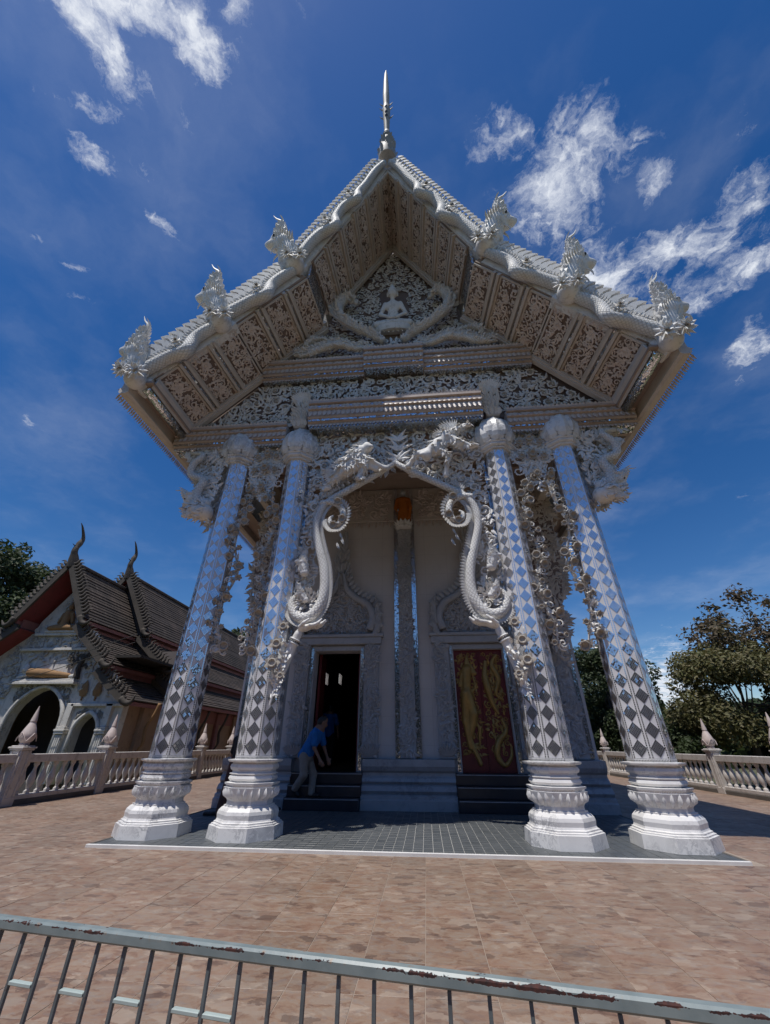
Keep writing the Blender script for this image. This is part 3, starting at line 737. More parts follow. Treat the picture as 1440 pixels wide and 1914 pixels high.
def column(x, side):
    T0 = MX.Translation((x, 0, 0)); c = put('column', SHAFT, temple, T0)
    put('pedestal', PEDESTAL, c, T0); put('mosaic_band', BAND, c, T0); put('capital_ring', CAPRING, c, T0); put('lotus_bulb', BULB, c, T0)
    for k in range(24): put('petal', PETAL, c, T0 @ MX.Rotation((k + .5) * pi / 12, 4, 'Z'))
    for me, n, off in CPET:
        for k in range(n): put('lotus_petal', me, c, T0 @ MX.Rotation((k + off) * 2 * pi / n, 4, 'Z'))
    rest = MB(); strip = MB(); r2 = random.Random(int(x * 100))
    for k in (-2, -1, 0, 1, 2):                       # faces turned towards the front
        al = -pi / 2 + k * pi / 4; n = V((cos(al), sin(al), 0)); u = V((-sin(al), cos(al), 0))
        tilt = (A0 - A1) / (Z1 - Z0); up = V((-n.x * tilt, -n.y * tilt, 1)).normalized(); nn = u.cross(up).normalized()
        main = k == 0 or k == -side or k == -side * 1
        for i in range(NT_):
            f = (i + .5) / NT_; z = lerp(Z0 + .055, Z1 - .02, f); a = lerp(A0, A1, (z - Z0) / (Z1 - Z0)); w = 2 * a * math.tan(PH8)
            pt = V((x, 0, z)) + n * (a + .004); pitch = (Z1 - Z0 - .075) / NT_
            S = MX.Diagonal((w * .84, pitch * .985, .25, 1))
            jit = MX.Rotation(r2.gauss(0, .006), 4, 'X') @ MX.Rotation(r2.gauss(0, .006), 4, 'Y')
            M = frame(pt, u, nn) @ jit @ S
            if main: put('mirror_diamond', TILES[r2.randint(0, 2)], c, M)
            else:
                t_ = TILES[0]; rest.add([M @ v.co for v in t_.vertices], [tuple(q.vertices) for q in t_.polygons])
        for sg in (-1, 1):
            def e(z, q): 
                a = lerp(A0, A1, (z - Z0) / (Z1 - Z0)); return V((x, 0, z)) + n * (a + .003) + u * (sg * (a * math.tan(PH8) - q))
            za, zb = Z0 + .045, Z1 - .01; strip.add([e(za, .034), e(za, .004), e(zb, .003), e(zb, .029)], [(0, 1, 2, 3) if sg > 0 else (3, 2, 1, 0)])
            uvq = [(0, 0), (.021, 0), (.021, zb - za), (0, zb - za)]; strip.uv[len(strip.f) - 1] = uvq if sg > 0 else uvq[::-1]
        a = A0 - .0005; w = a * math.tan(PH8); b0 = V((x, 0, Z0 + .002)) + n * (a + .0035)
        strip.add([b0 - u * w, b0 + u * w, b0 + u * w + V((0, 0, .042)), b0 - u * w + V((0, 0, .042))], [(0, 1, 2, 3)]); strip.uv[len(strip.f) - 1] = [(0, 0), (2 * w, 0), (2 * w, .042), (0, .042)]
    strip.build('mosaic_border', 'mosaic_strip', c)
    o = rest.build('side_diamonds', 'mirror_tile', c, kind='stuff'); o.data.materials.append(MATS['marble_face'])
    np_ = len(TILES[0].polygons)
    for i in range(0, len(o.data.polygons), np_): o.data.polygons[i].material_index = 1
    return c
for x, s_ in ((-3.784, -1), (-2.318, -1), (2.318, 1), (3.784, 1)): column(x, s_)

# --- beams with petal bands and mirror strips
def beam(x0, x1, z0, z1, yf, dep, seed, crest=True, name='beam'):
    h = z1 - z0; L = x1 - x0
    b = MB(); b.extr_x([(yf + .10, z0), (yf + .10, z0 + .10 * h), (yf + .05, z0 + .12 * h), (yf + .05, z0 + .22 * h), (yf + .02, z0 + .24 * h), (yf, z0 + .30 * h), (yf, z0 + .60 * h), (yf - .05, z0 + .64 * h), (yf - .05, z0 + .70 * h),
                        (yf + .0, z0 + .72 * h), (yf + .0, z0 + .88 * h), (yf - .06, z0 + .90 * h), (yf - .06, z1), (yf + dep, z1), (yf + dep, z0)], x0, x1)
    o = b.build(name, 'beam_plaster', temple)
    MB().box(x0 + .01, x1 - .01, yf + .032, yf + .06, z0 + .13 * h, z0 + .215 * h).build('mirror_strip', 'mirror_mosaic', o)
    MB().box(x0 + .01, x1 - .01, yf - .008, yf + .02, z0 + .73 * h, z0 + .87 * h).build('mirror_strip', 'mirror_flat', o)
    MB().box(x0 + .01, x1 - .01, yf + .11, yf + dep - .1, z0 - .012, z0 + .01).build('mirror_strip', 'mirror_mosaic', o)
    p = MB(); n = max(2, int(L / .115))
    for i in range(n):
        x = lerp(x0, x1, (i + .5) / n); w = L / n
        p.leaf(V((x, yf - .004, z0 + .60 * h)), V((0, -.10, -1)), V((0, -1, 0)), .36 * h, w * 1.05, 0, .28)
        p.leaf(V((x, yf - .05, z0 + .665 * h)), V((0, -.3, -1)), V((0, -1, 0)), .10 * h, w * .8, 0, .3)
    n = max(2, int(L / .26))
    for i in range(n):
        x = lerp(x0, x1, (i + .5) / n); w = L / n
        for sg in (-1, 1): p.leaf(V((x, yf - .012, z0 + .80 * h)), V((sg, 0, .0)), V((0, -1, 0)), w * .42, .15 * h, 0, .2)
    if crest:
        n = max(2, int(L / .085))
        for i in range(n):
            x = lerp(x0, x1, (i + .5) / n); p.leaf(V((x, yf - .05, z1 - .01)), V((0, -.25, 1)), V((0, -1, 0)), .08, .10, 0, .3)
            p.leaf(V((x, yf + .085, z0 + .02)), V((0, -.15, -1)), V((0, -1, 0)), .09, .08, 0, .3)
    p.build('petal_moulding', 'beam_petals', o, kind='stuff')
    return o
beam(-5.45, -2.62, 7.42, 7.95, -.36, .5, 1); beam(2.62, 5.45, 7.42, 7.95, -.36, .5, 2)
beam(-2.08, 2.08, 7.80, 8.45, -.52, .6, 3)
beam(-3.52, -.78, 9.55, 10.12, -.44, .5, 4); beam(.78, 3.52, 9.55, 10.12, -.44, .5, 5); beam(-.78, .78, 9.63, 10.26, -.58, .6, 6)
for s_ in (-1, 1):                                     # carved posts over the inner columns
    p = MB(); p.bevbox(s_ * 2.35 - .16, s_ * 2.35 + .16, -.28, .12, 7.93, 8.6, .03); o = p.build('carved_post', 'rib_plaster', temple)
    q = MB(); r2 = random.Random(7)
    for k in range(90):
        z = r2.uniform(7.95, 8.75); x = r2.uniform(-.17, .17); q.leaf(V((s_ * 2.35 + x, -.28, z)), V((x * 3, -.4, 1)), V((0, -1, 0)), .15, .08, .3, .4, .2)
    for k in range(14):
        a = k / 14 * pi; q.leaf(V((s_ * 2.35, -.28, 8.72)), V((cos(a), -.3, sin(a) + .3)), V((0, -1, 0)), .34, .14, .15, .3, .1)
    q.build('leaf_carving', 'plaster', o, kind='stuff')

# --- pediment and frieze with carved foliage
YT = -.32
FRZ = [(-5.15, 7.97), (5.15, 7.97), (5.05, 8.12), (3.60, 9.85), (-3.60, 9.85), (-5.05, 8.12)]
PED = [(-3.58, 9.9), (3.58, 9.9), (2.02, 11.75), (1.94, 12.4), (0, 16.1), (-1.94, 12.4), (-2.02, 11.75)]
frieze = MB().prism(FRZ, -.14, 0).build('frieze', 'panel_ground', temple)
pedi = MB().prism(PED, -.15, 0).build('pediment', 'panel_ground', temple)
fp = planeP((0, -.15, 0), (1, 0, 0), (0, 0, 1), (0, -1, 0))
cv = MB(); fl = []
fz = inpoly([(-4.95, 8.02), (4.95, 8.02), (3.5, 9.55), (-3.5, 9.55)])
foliage(cv, fl, fp, lambda x, z: fz(x, z) and not (abs(abs(x) - 2.35) < .2 and z < 8.8), (-5, 5, 8, 9.55), .075, .17, 21, 3600, 1800, .12, .13, .8, .03, .66)
cv.build('foliage_carving', 'plaster', frieze, kind='stuff'); plant_flowers(fl, frieze)
cv = MB(); fl = []
pin = inpoly([(-3.4, 10.15), (3.4, 10.15), (1.95, 11.75), (1.85, 12.35), (0, 15.9), (-1.85, 12.35), (-1.95, 11.75)])
def freeped(x, z):
    if not pin(x, z): return False
    if abs(x) < .42 and 11.2 < z < 13.5: return False
    return True
foliage(cv, fl, fp, freeped, (-3.4, 3.4, 10.1, 16), .06, .14, 31, 4200, 3200, .12, .13, .25, .02)
cv.build('foliage_carving', 'plaster', pedi, kind='stuff'); plant_flowers(fl, pedi)
for s_ in (-1, 1):                                     # serpents left and right of the seated figure
    m = MB(); pts = path([(s_ * .25, -.42, 10.75), (s_ * .6, -.46, 11.05), (s_ * 1.1, -.48, 11.45), (s_ * 1.55, -.48, 12.0), (s_ * 1.62, -.48, 12.5), (s_ * 1.35, -.48, 12.85), (s_ * 1.05, -.46, 12.55)], 7)
    m.tube(pts, radii(len(pts), (0, .09), (.5, .15), (.8, .12), (1, .05)), 10, uvs=True)
    for i in range(3, len(pts) - 2): m.leaf(pts[i] + V((s_ * .08, -.05, .04)), V((s_, -.2, .6)), V((0, -1, 0)), .22, .13, .3, .35); m.leaf(pts[i] + V((0, -.11, 0)), V((s_ * .4, -.3, .8)), V((0, -1, 0)), .12, .1, .3, .35)
    fe = MB(); feather(fe, m, 420, .095, 17, V((s_ * .5, 0, 1))); so = m.build('serpent_relief', 'serpent_scales', pedi, True); fe.build('serpent_fins', 'plaster', so, kind='stuff')
    m = MB(); pts = path([(s_ * .55, -.40, 10.62), (s_ * 1.0, -.45, 10.5), (s_ * 1.5, -.45, 10.75), (s_ * 1.95, -.45, 10.62), (s_ * 2.35, -.45, 10.4), (s_ * 2.75, -.42, 10.45)], 7)
    m.tube(pts, radii(len(pts), (0, .07), (.5, .12), (1, .05)), 10, uvs=True)
    for i in range(2, len(pts) - 2): m.leaf(pts[i] + V((0, -.06, .06)), V((s_ * .5, -.2, .8)), V((0, -1, 0)), .18, .11, .3, .35)
    pts = path([(s_ * 1.9, -.42, 11.1), (s_ * 2.3, -.45, 11.0), (s_ * 2.45, -.45, 10.75)], 6); m.tube(pts, radii(len(pts), (0, .05), (.5, .12), (1, .05)), 8, uvs=True)
    fe = MB(); feather(fe, m, 360, .09, 18, V((s_, 0, .3))); so = m.build('serpent_relief', 'serpent_scales', pedi, True); fe.build('serpent_fins', 'plaster', so, kind='stuff')
# seated figure on a lotus, leaning out a little as gable figures do
b = [ell((0, -.02, 1.66), (.20, .2, .24)), ell((0, .02, 1.90), (.11, .11, .10)), cone((0, .02, 1.96), (0, .02, 2.14), .045, .01), cone((0, -.2, 1.68), (0, -.23, 1.60), .02, .032), ell((0, -.19, 1.52), (.05, .02, .015)), ell((-.21, .02, 1.60), (.03, .04, .10)), ell((.21, .02, 1.60), (.03, .04, .10)),
     cone((0, 0, 1.46), (0, .02, 1.26), .085, .10), ell((0, .02, 1.08), (.30, .17, .26)), ell((0, .02, .72), (.22, .16, .30)), cone((-.30, .02, 1.18), (-.50, -.02, .74), .10, .075), cone((-.50, -.02, .74), (-.14, -.22, .50), .072, .055), cone((.30, .02, 1.18), (.50, -.02, .74), .10, .075), cone((.50, -.02, .74), (.14, -.22, .50), .072, .055),
     ell((0, -.22, .48), (.16, .07, .05)), cone((-.16, 0, .40), (-.66, -.12, .28), .15, .11), cone((.16, 0, .40), (.66, -.12, .28), .15, .11), cone((-.66, -.12, .27), (.05, -.26, .27), .11, .07), cone((.66, -.12, .27), (-.05, -.25, .30), .11, .07)]
FM = MX.Translation((0, -.24, 11.42)) @ MX.Rotation(R(13), 4, 'X') @ MX.Diagonal((.74, .55, .86, 1))
fig = solid(b, .03, .05).xf(FM).build('seated_figure', 'plaster', pedi, True)
m = MB()
for row, (n_, z, L, dn) in enumerate(((15, .14, .26, 1), (15, .10, .22, -1))):
    for k in range(n_):
        a = pi + pi * (k + .5) / n_; d = V((cos(a), sin(a) * .4, 0)); m.leaf(d * .66 + V((0, -.02, z)), d * .55 + V((0, 0, dn)), d, L, .2, 0, .3)
m.lathe([(.60, -.02), (.68, .08), (.64, .2)], 20)
m.xf(FM @ MX.Diagonal((1.1, .55, 1, 1))).build('lotus_seat', 'plaster_bright', pedi, 50)
m = MB()
for sg in (-1, 1):                                      # scrolls under the seat
    for dx, z, r_ in ((.2, 10.52, .19), (.24, 10.9, .2), (.5, 10.6, .13)): scroll(m, lambda u, v, h: V((u, -.26 - h, v)), sg * dx, z, r_, pi / 2 + sg, sg, .13)
m.build('flame_relief', 'plaster', pedi)

# --- soffits of the three roof tiers
YB = -.30
TIERS = [((0, YB, 16.12), (1.95, YB, 12.4), (0, -2.30, 16.45), (2.08, -1.86, 12.36), 'prprprprprp'),
         ((2.03, YB, 11.72), (3.60, YB, 9.9), (2.16, -1.86, 11.66), (3.74, -1.86, 9.82), 'pmpmp'),
         ((3.60, YB, 9.84), (5.08, YB, 8.10), (3.74, -1.86, 9.76), (5.16, -1.88, 8.06), 'pmpmp')]
def mirx(p, s_): return V((p[0] * s_, p[1], p[2]))
seed = 100
for s_ in (-1, 1):
    for ti, (At, Bt, Af, Bf, pat) in enumerate(TIERS):
        At, Bt, Af, Bf = [mirx(p, s_) for p in (At, Bt, Af, Bf)]
        def S(s, t): return lerp(lerp(At, Bt, s), lerp(Af, Bf, s), t)
        Ls = (S(1, .5) - S(0, .5)).length; Lt = (S(.5, 1) - S(.5, 0)).length
        N = (S(.55, .5) - S(.45, .5)).cross(S(.5, .55) - S(.5, .45)).normalized(); N = -N if N.z > 0 else N
        deck = MB(); deck.slab(S(0, 0), S(1, 0), S(1, 1), S(0, 1), -N * .30)
        deck = deck.build('roof_overhang', 'soffit_board', temple)
        wr = {'p': 1.0, 'r': .30, 'm': .36}; tot = sum(wr[c] for c in pat); s0 = 0
        for c in pat:
            s1 = s0 + wr[c] / tot
            if c == 'p':
                e = .012; a, b_, c_, d_ = S(s0 + e, .03), S(s1 - e, .03), S(s1 - e, .97), S(s0 + e, .97)
                pl = MB().slab(a + N * .004, b_ + N * .004, c_ + N * .004, d_ + N * .004, N * .02).build('soffit_panel', 'panel_ground', temple)
                fr = MB()
                for (p, q) in ((a, b_), (b_, c_), (c_, d_), (d_, a)):
                    dd = (q - p).normalized(); w = N.cross(dd) * .022; fr.slab(p - w + N * .02, q - w + N * .02, q + w + N * .02, p + w + N * .02, N * .035)
                fr.build('panel_frame', 'rib_plaster', pl)
                cu_, cv_ = s0, s1; seed += 1; W = Ls * (s1 - s0)
                def P(u, v, h, s0=s0, s1=s1, W=W, N=N, S=S, Lt=Lt): return S(s0 + (s1 - s0) * u / W, v / Lt) + N * (h + .024)
                ins = lambda u, v, W=W, Lt=Lt: .05 < u < W - .05 and .07 < v < Lt - .07
                cv = MB(); fl = []
                foliage(cv, None, P, ins, (0, W, 0, Lt), .055, min(.15, W * .22), seed, 520, int(170 * W * Lt), .095, .14)
                nf = 2 if W > .45 else 0
                for k in range(nf):
                    fl.append((P(W * .5, Lt * (k + .5 + random.Random(seed + k).uniform(-.1, .1)) / nf, .03), N, .14 if ti else .11, k * .3))
                cv.build('floral_carving', 'carved_soffit', pl, kind='stuff'); plant_flowers(fl, pl, FLOWER_S)
            else:
                w = (s1 - s0); bar = MB()
                for (f0, f1, h) in ((.04, .34, .10), (.66, .96, .10)):
                    bar.slab(S(s0 + w * f0, .0) + N * .003, S(s0 + w * f1, .0) + N * .003, S(s0 + w * f1, 1) + N * .003, S(s0 + w * f0, 1) + N * .003, N * h)
                o = bar.build('rib', 'rib_plaster', temple)
                mm = MB().slab(S(s0 + w * .36, .0) + N * .003, S(s0 + w * .64, .0) + N * .003, S(s0 + w * .64, 1) + N * .003, S(s0 + w * .36, 1) + N * .003, N * (.02 if c == 'r' else .035))
                mm.build('rib_strip', 'mirror_mosaic' if c == 'm' else 'soffit_board', o)
            s0 = s1
        # rake mouldings against the pediment
        rk = MB()
        for (o0, o1, yy, dz) in ((0.0, .10, -.42, .0), (.10, .16, -.39, .0)):
            d = (Bt - At).normalized(); w = V((0, 1, 0)).cross(d); w = w if w.z < 0 else -w
            pa, pb = At + w * (o0 + .02), Bt + w * (o0 + .02); rk.hexa([V((p.x, y, p.z)) for y in (yy, -.28) for p in (pa, pb, pb + w * (o1 - o0), pa + w * (o1 - o0))])
        rk.build('rake_moulding', 'rib_plaster', temple)
    # small mirrored step between tier one and two
    x = s_ * 1.99; MB().slab(V((x, YB - .2, 12.4)), V((x + s_ * .05, YB - .2, 11.74)), V((x + s_ * .1, -1.8, 11.7)), V((x + s_ * .1, -1.8, 12.36)), V((s_ * .06, 0, 0))).build('step_strip', 'mirror_mosaic', temple)
# roof shell behind the front overhang
for s_ in (-1, 1):
    rf = MB()
    for (a, b) in (((0, 16.5), (2.1, 12.6)), ((2.0, 12.1), (3.75, 10.2)), ((3.7, 10.15), (5.66, 7.95))):
        d = V((b[0] - a[0], 0, b[1] - a[1])).normalized(); n = V((d.z, 0, -d.x)); n = n if n.z > 0 else -n
        p = [V((s_ * a[0], 0, a[1])), V((s_ * b[0], 0, b[1]))]; nn = V((s_ * n.x, 0, n.z)) * .22
        rf.hexa([V((q.x, y, q.z)) for y in (-.28, 23.5) for q in (p[0], p[1], p[1] + nn, p[0] + nn)])
    rf.build('roof', 'plaster', temple)

# --- eaves
for s_ in (-1, 1):
    m = MB(); prof = [(5.52, 7.60), (5.58, 7.56), (5.70, 7.56), (5.74, 7.60), (5.74, 7.72), (5.70, 7.74), (5.70, 7.90), (5.52, 7.90)]
    m.prism([(s_ * x, z) for x, z in prof][::s_], -1.98, 23.4); o = m.build('eave_beam', 'rib_plaster', temple)
    m = MB(); r2 = random.Random(9)
    for k in range(150):
        y = -1.95 + 9.5 * (k + .5) / 150
        m.leaf(V((s_ * 5.735, y, 7.60)), V((s_ * .35, r2.uniform(-.1, .1), -1)), V((s_, 0, 0)), .16, .06, 0, .3)
        m.leaf(V((s_ * 5.73, y + .03, 7.76)), V((s_ * 1, -.3, r2.uniform(-.3, .2))), V((0, 0, 1)), .13, .07, 0, .3)
    m.build('eave_fringe', 'rib_plaster', o, kind='stuff')
    m = MB(); m.box(*sorted((s_ * 5.06, s_ * 5.53)), -1.96, 23.3, 7.84, 7.895); m.build('eave_soffit', 'soffit_board', temple)
    m = MB(); m.tube([(s_ * 5.26, -1.86, 7.82), (s_ * 5.26, -.38, 7.80)], .12, 14); m.build('mirror_roll', 'mirror_mosaic', temple, True)
    m = MB(); m.slab(V((s_ * 5.02, -1.88, 7.96)), V((s_ * 5.12, -1.88, 7.78)), V((s_ * 5.12, -.4, 7.78)), V((s_ * 5.02, -.4, 7.98)), V((0, 0, .1))); m.build('roll_trim', 'rib_plaster', temple)

# --- bargeboards: serpents running down the gable, crest fins, rearing heads
def head_parts():
    """rearing crowned serpent head, about 2 units tall, facing +x; returns body, leaves, eye"""
    pr = [cone((0, 0, 0), (.02, 0, .45), .26, .24), cone((.02, 0, .45), (.06, 0, .85), .25, .27), cone((.06, 0, .85), (.02, 0, 1.25), .27, .16), cone((.02, 0, 1.25), (-.10, 0, 1.7), .15, .05),
          cone((.1, 0, .98), (.42, 0, .98), .20, .13), cone((.42, 0, 1.0), (.52, 0, 1.06), .11, .06), cone((.12, 0, .80), (.40, 0, .74), .13, .06), ell((.22, 0, 1.12), (.16, .2, .1)), cone((.1, 0, .55), (.25, 0, .3), .2, .14)]
    body = solid(pr, .045, .07)
    lv = MB(); r2 = random.Random(4)
    for k in range(230):
        z = r2.uniform(.05, 1.62); a = r2.uniform(0, 2 * pi); r_ = float(np.interp(z, [0, .45, .85, 1.25, 1.7], [.25, .24, .27, .16, .05]))
        if z > .6 and z < 1.15 and abs(a) < .7 or abs(a - 2 * pi) < .7 and .6 < z < 1.15: continue
        d = V((cos(a), sin(a), 0)); lv.leaf(V((float(np.interp(z, [0, .85, 1.25, 1.7], [0, .06, .02, -.1])), 0, z)) + d * r_ * .92, d * .3 + V((0, 0, 1)), d, .19, .14, r2.uniform(-.4, .4), .5, .0)
    for k in range(7): lv.leaf(V((-.02 - .03 * k, 0, 1.2 + .09 * k)), V((.1 - .1 * (k % 2), (k % 3 - 1) * .3, 1)), V((1, 0, .2)), .30, .13, .1, .35)
    pts = path([(-.08, 0, 1.6), (-.12, 0, 1.85), (-.02, 0, 2.02), (.03, 0, 2.2)], 4); lv.tube(pts, radii(len(pts), (0, .06), (1, .008)), 5)
    for sg in (-1, 1):
        for k in range(6): lv.leaf(V((.12 - .05 * k, sg * .2, 1.0 - .06 * k)), V((-.6, sg * .7, .5)), V((0, sg, .3)), .24, .12, 0, .3)
        pts = path([(.3, sg * .1, .72), (.45, sg * .12, .62), (.5, sg * .12, .5)], 3); lv.tube(pts, radii(len(pts), (0, .035), (1, .01)), 5)
    eye = MB()
    eye.lathe([(.001, -.045), (.03, -.03), (.045, 0), (.03, .03), (.001, .045)], 8, (.24, .19, 1.08), cap=False)
    return body, lv, eye
HB, HL, HE = head_parts()
HBm, HLm, HEm = HB.mesh('naga_head', 'plaster_bright', True), HL.mesh('flame_crest', 'plaster_bright'), HE.mesh('eye', 'dark_paint', True)
fm = MB(); fm.prism([(-.075, 0), (.075, 0), (.085, .16), (.06, .30), (.10, .44), (.13, .52), (.03, .46), (-.045, .32), (-.07, .16)], -.09, .09)
fm.box(-.05, .05, -.096, -.091, .07, .17); FIN = fm.mesh('crest_fin', 'plaster_bright')
sq = MB(); sq.box(-.045, .045, -.10, -.094, .22, .30); FINM = sq.mesh('mirror_chip', 'mirror_tile')
ros = MB(); r2 = random.Random(2)
for row, (L, el_, n) in enumerate(((.34, .1, 9), (.28, .5, 8), (.2, .95, 6))):
    for k in range(n):
        a = (k + .5 * row) / n * 2 * pi; ros.leaf(V((0, 0, .03 * row)), V((cos(a) * cos(el_), sin(a) * cos(el_), sin(el_))), V((0, 0, 1)), L, .17, 0, .3, -.15)
ROS = ros.mesh('rosette', 'plaster_bright')
def eyes(h, M):
    for k in (1, -1): put('eye', HEm, h, M @ MX.Diagonal((1, k, 1, 1)))
BARGE = [((0, -2.36, 16.50), (2.36, -1.96, 12.02), 30), ((2.36, -1.94, 11.62), (3.86, -1.94, 9.80), 13), ((3.88, -1.94, 9.58), (5.34, -1.96, 7.98), 11)]
for s_ in (-1, 1):
    for ti, (a, b, nf) in enumerate(BARGE):
        a, b = mirx(a, s_), mirx(b, s_); d = (b - a).normalized(); n = V((0, -1, 0)).cross(d); n = n if n.z > 0 else -n; n = (n + V((0, -.22, 0))).normalized(); L = (b - a).length
        bd = MB(); bd.slab(a - n * .07 + V((0, .06, 0)), b - n * .07 + V((0, .06, 0)), b + n * .27 + V((0, .06, 0)), a + n * .25 + V((0, .06, 0)), V((0, .16, 0)))
        bo = bd.build('bargeboard', 'plaster', temple)
        # the serpent's body, with slack loops below the board
        pts = []; N_ = 60; dip = [.5] if ti else [.42, .68]
        for i in range(N_ + 1):
            t = i / N_; off = .10 + .035 * sin(t * L * 3.3); fy = -.06
            for c in dip:
                g = math.exp(-((t - c) * L / .26) ** 2); off -= .27 * g; fy -= .12 * g
            pts.append(a + d * (t * L) + n * off + V((0, fy, 0)))
        m = MB(); m.tube(pts, radii(len(pts), (0, .10 if ti else .08), (.15, .13 if ti else .11), (.9, .145), (1, .14)), 10, uvs=True)
        for i in range(3, len(pts) - 2, 2): m.leaf(pts[i] + n * .11 + V((0, -.05, 0)), n + d * .5 + V((0, -.3, 0)), V((0, -1, 0)), .12, .08, .2, .35)
        m.build('serpent_body', 'serpent_scales', temple, True)
        for c in dip:                                   # clasp flowers over the loops
            put('rosette', ROS, temple, frame(a + d * (c * L) + n * .12 + V((0, -.22, 0)), V((1, 0, 0)), V((0, -1, .2))) @ MX.Scale(.5, 4))
        for i in range(nf):
            t = (i + .5) / nf * .97; p = a + d * (t * L) + n * (.20 if ti else .17) + V((0, -.02, 0)); u = d if s_ > 0 else -d
            W = n.cross(u); M = frame(p, u, V((0, -1, 0))); U = u; Nn = V((n.x, n.y * 1.0, n.z))
            Yax = Nn.cross(U).normalized()
            M = MX(((U.x, Yax.x, Nn.x, p.x), (U.y, Yax.y, Nn.y, p.y), (U.z, Yax.z, Nn.z, p.z), (0, 0, 0, 1))) @ MX.Diagonal((s_ * (1.25 if ti else .9), 1, .80 if ti else .62, 1))
            f = put('crest_fin', FIN, temple, M)
            if ti == 0: put('mirror_chip', FINM, f, M)
        # rearing head at the foot of the tier
        hs_ = (.96, .92, .82)[ti]; base = b + n * .02 + V((s_ * .06, -.08, -.12))
        M = MX.Translation(base) @ MX.Rotation(s_ * R((20, 14, 5)[ti]), 4, 'Y') @ MX.Rotation(R(10), 4, 'X') @ MX.Diagonal((s_ * hs_, hs_, hs_, 1))
        h = put('naga_head', HBm, temple, M); put('flame_crest', HLm, h, M); eyes(h, M)
        for k, (dx, dz) in enumerate(((-.22, .0), (.12, .08))):
            put('rosette', ROS, temple, frame(base + V((s_ * dx, -.26, dz - .05)), V((1, 0, 0)), V((s_ * (dx + .05), -1, -.2))) @ MX.Scale(.72 if ti == 2 else .62, 4))
        cb = MB(); q = b - d * .15; cb.slab(q - n * .16 + V((0, .0, 0)), q + d * .38 - n * .18, q + d * .42 + n * .2, q + n * .25, V((0, .25, 0))); cb.build('barge_foot', 'plaster', bo)
# --- finial on the gable top
m = MB(); m.lathe([(.27, 0), (.28, .15), (.26, .45), (.21, .75), (.16, 1.0), (.12, 1.12), (.15, 1.16), (.15, 1.22), (.11, 1.26), (.13, 1.32), (.10, 1.38), (.09, 1.5)], 14)
r2 = random.Random(6)
for k in range(60):
    z = r2.uniform(.0, 1.0); a = r2.uniform(0, 6.28); r_ = float(np.interp(z, [0, .15, .45, .75, 1], [.27, .28, .26, .21, .16])); d = V((cos(a), sin(a), 0))
    m.leaf(d * r_ * .97 + V((0, 0, z)), d * .2 + V((0, 0, 1)), d, .2, .12, 0, .25)
M = MX.Translation((0, -2.42, 16.95)) @ MX.Rotation(R(-6), 4, 'X'); fo = put('gable_finial', m.mesh('gable_finial', 'shaded_plaster', 40), temple, MX.Translation((0, -2.42, 16.85)) @ MX.Rotation(R(9), 4, 'X'))
m = MB(); pts = path([(0, -2.62, 18.2), (0, -2.74, 18.9), (0, -2.84, 19.5), (0, -2.92, 20.1), (0, -3.0, 20.8), (0, -3.08, 21.8), (0, -3.12, 22.9)], 6)
m.tube(pts, radii(len(pts), (0, .09), (.18, .12), (.36, .15), (.42, .11), (.6, .13), (.8, .10), (.92, .07), (1, .015)), 9, flat=.9)
for k, (t, dx) in enumerate(((.36, 1), (.36, -1), (.22, 1), (.22, -1), (.42, 1), (.42, -1))):
    p = pts[int(t * (len(pts) - 1))]; m.leaf(p, V((dx, -.2, .5)), V((0, -1, 0)), .28, .12, 0, .3)
m.build('spire', 'shaded_plaster', fo, True)
m = MB()
for k in range(3): p = pts[int((.2 + .07 * k) * (len(pts) - 1))]; m.lathe([(.001, -.05), (.05, 0), (.001, .05)], 7, (p.x, p.y - .12, p.z), cap=False)
m.build('spire_eyes', 'dark_paint', fo, True)

# --- serpent arch between the inner columns
arch = MB(); fl = []
ap = planeP((0, -.06, 0), (1, 0, 0), (0, 0, 1), (0, -1, 0))
half = [(0, 7.74), (2.0, 7.74), (2.0, 5.2), (1.76, 5.25), (1.60, 5.62), (1.2, 6.02), (.7, 6.3), (.2, 6.62), (0, 6.8)]
apoly = inpoly(half + [(-x, z) for x, z in half[::-1]])
strip_ = inpoly([(1.76, 5.4), (2.02, 5.4), (2.04, 3.3), (1.60, 3.35), (1.52, 3.9), (1.56, 4.4), (1.70, 4.9)])
def inarch(x, z): return apoly(x, z)
foliage(arch, fl, ap, inarch, (-2, 2, 5.2, 7.74), .07, .19, 51, 3600, 1000, .12, .14, .75, 0, .6)
foliage(arch, fl, ap, lambda x, z: strip_(abs(x), z), (-2.04, 2.04, 3.3, 5.4), .06, .11, 52, 1600, 800, .12, .14, .4)
ap2 = planeP((0, .05, 0), (1, 0, 0), (0, 0, 1), (0, -1, 0))
foliage(arch, None, ap2, inarch, (-2, 2, 5.2, 7.74), .10, .2, 53, 500, 300, .2, .14, 0)
arch_o = arch.build('arch_foliage', 'plaster', temple, kind='stuff'); plant_flowers(fl, arch_o)
MB().box(-2.03, 2.03, -.42, -.36, 7.735, 7.765).build('mirror_strip', 'mirror_flat', temple)
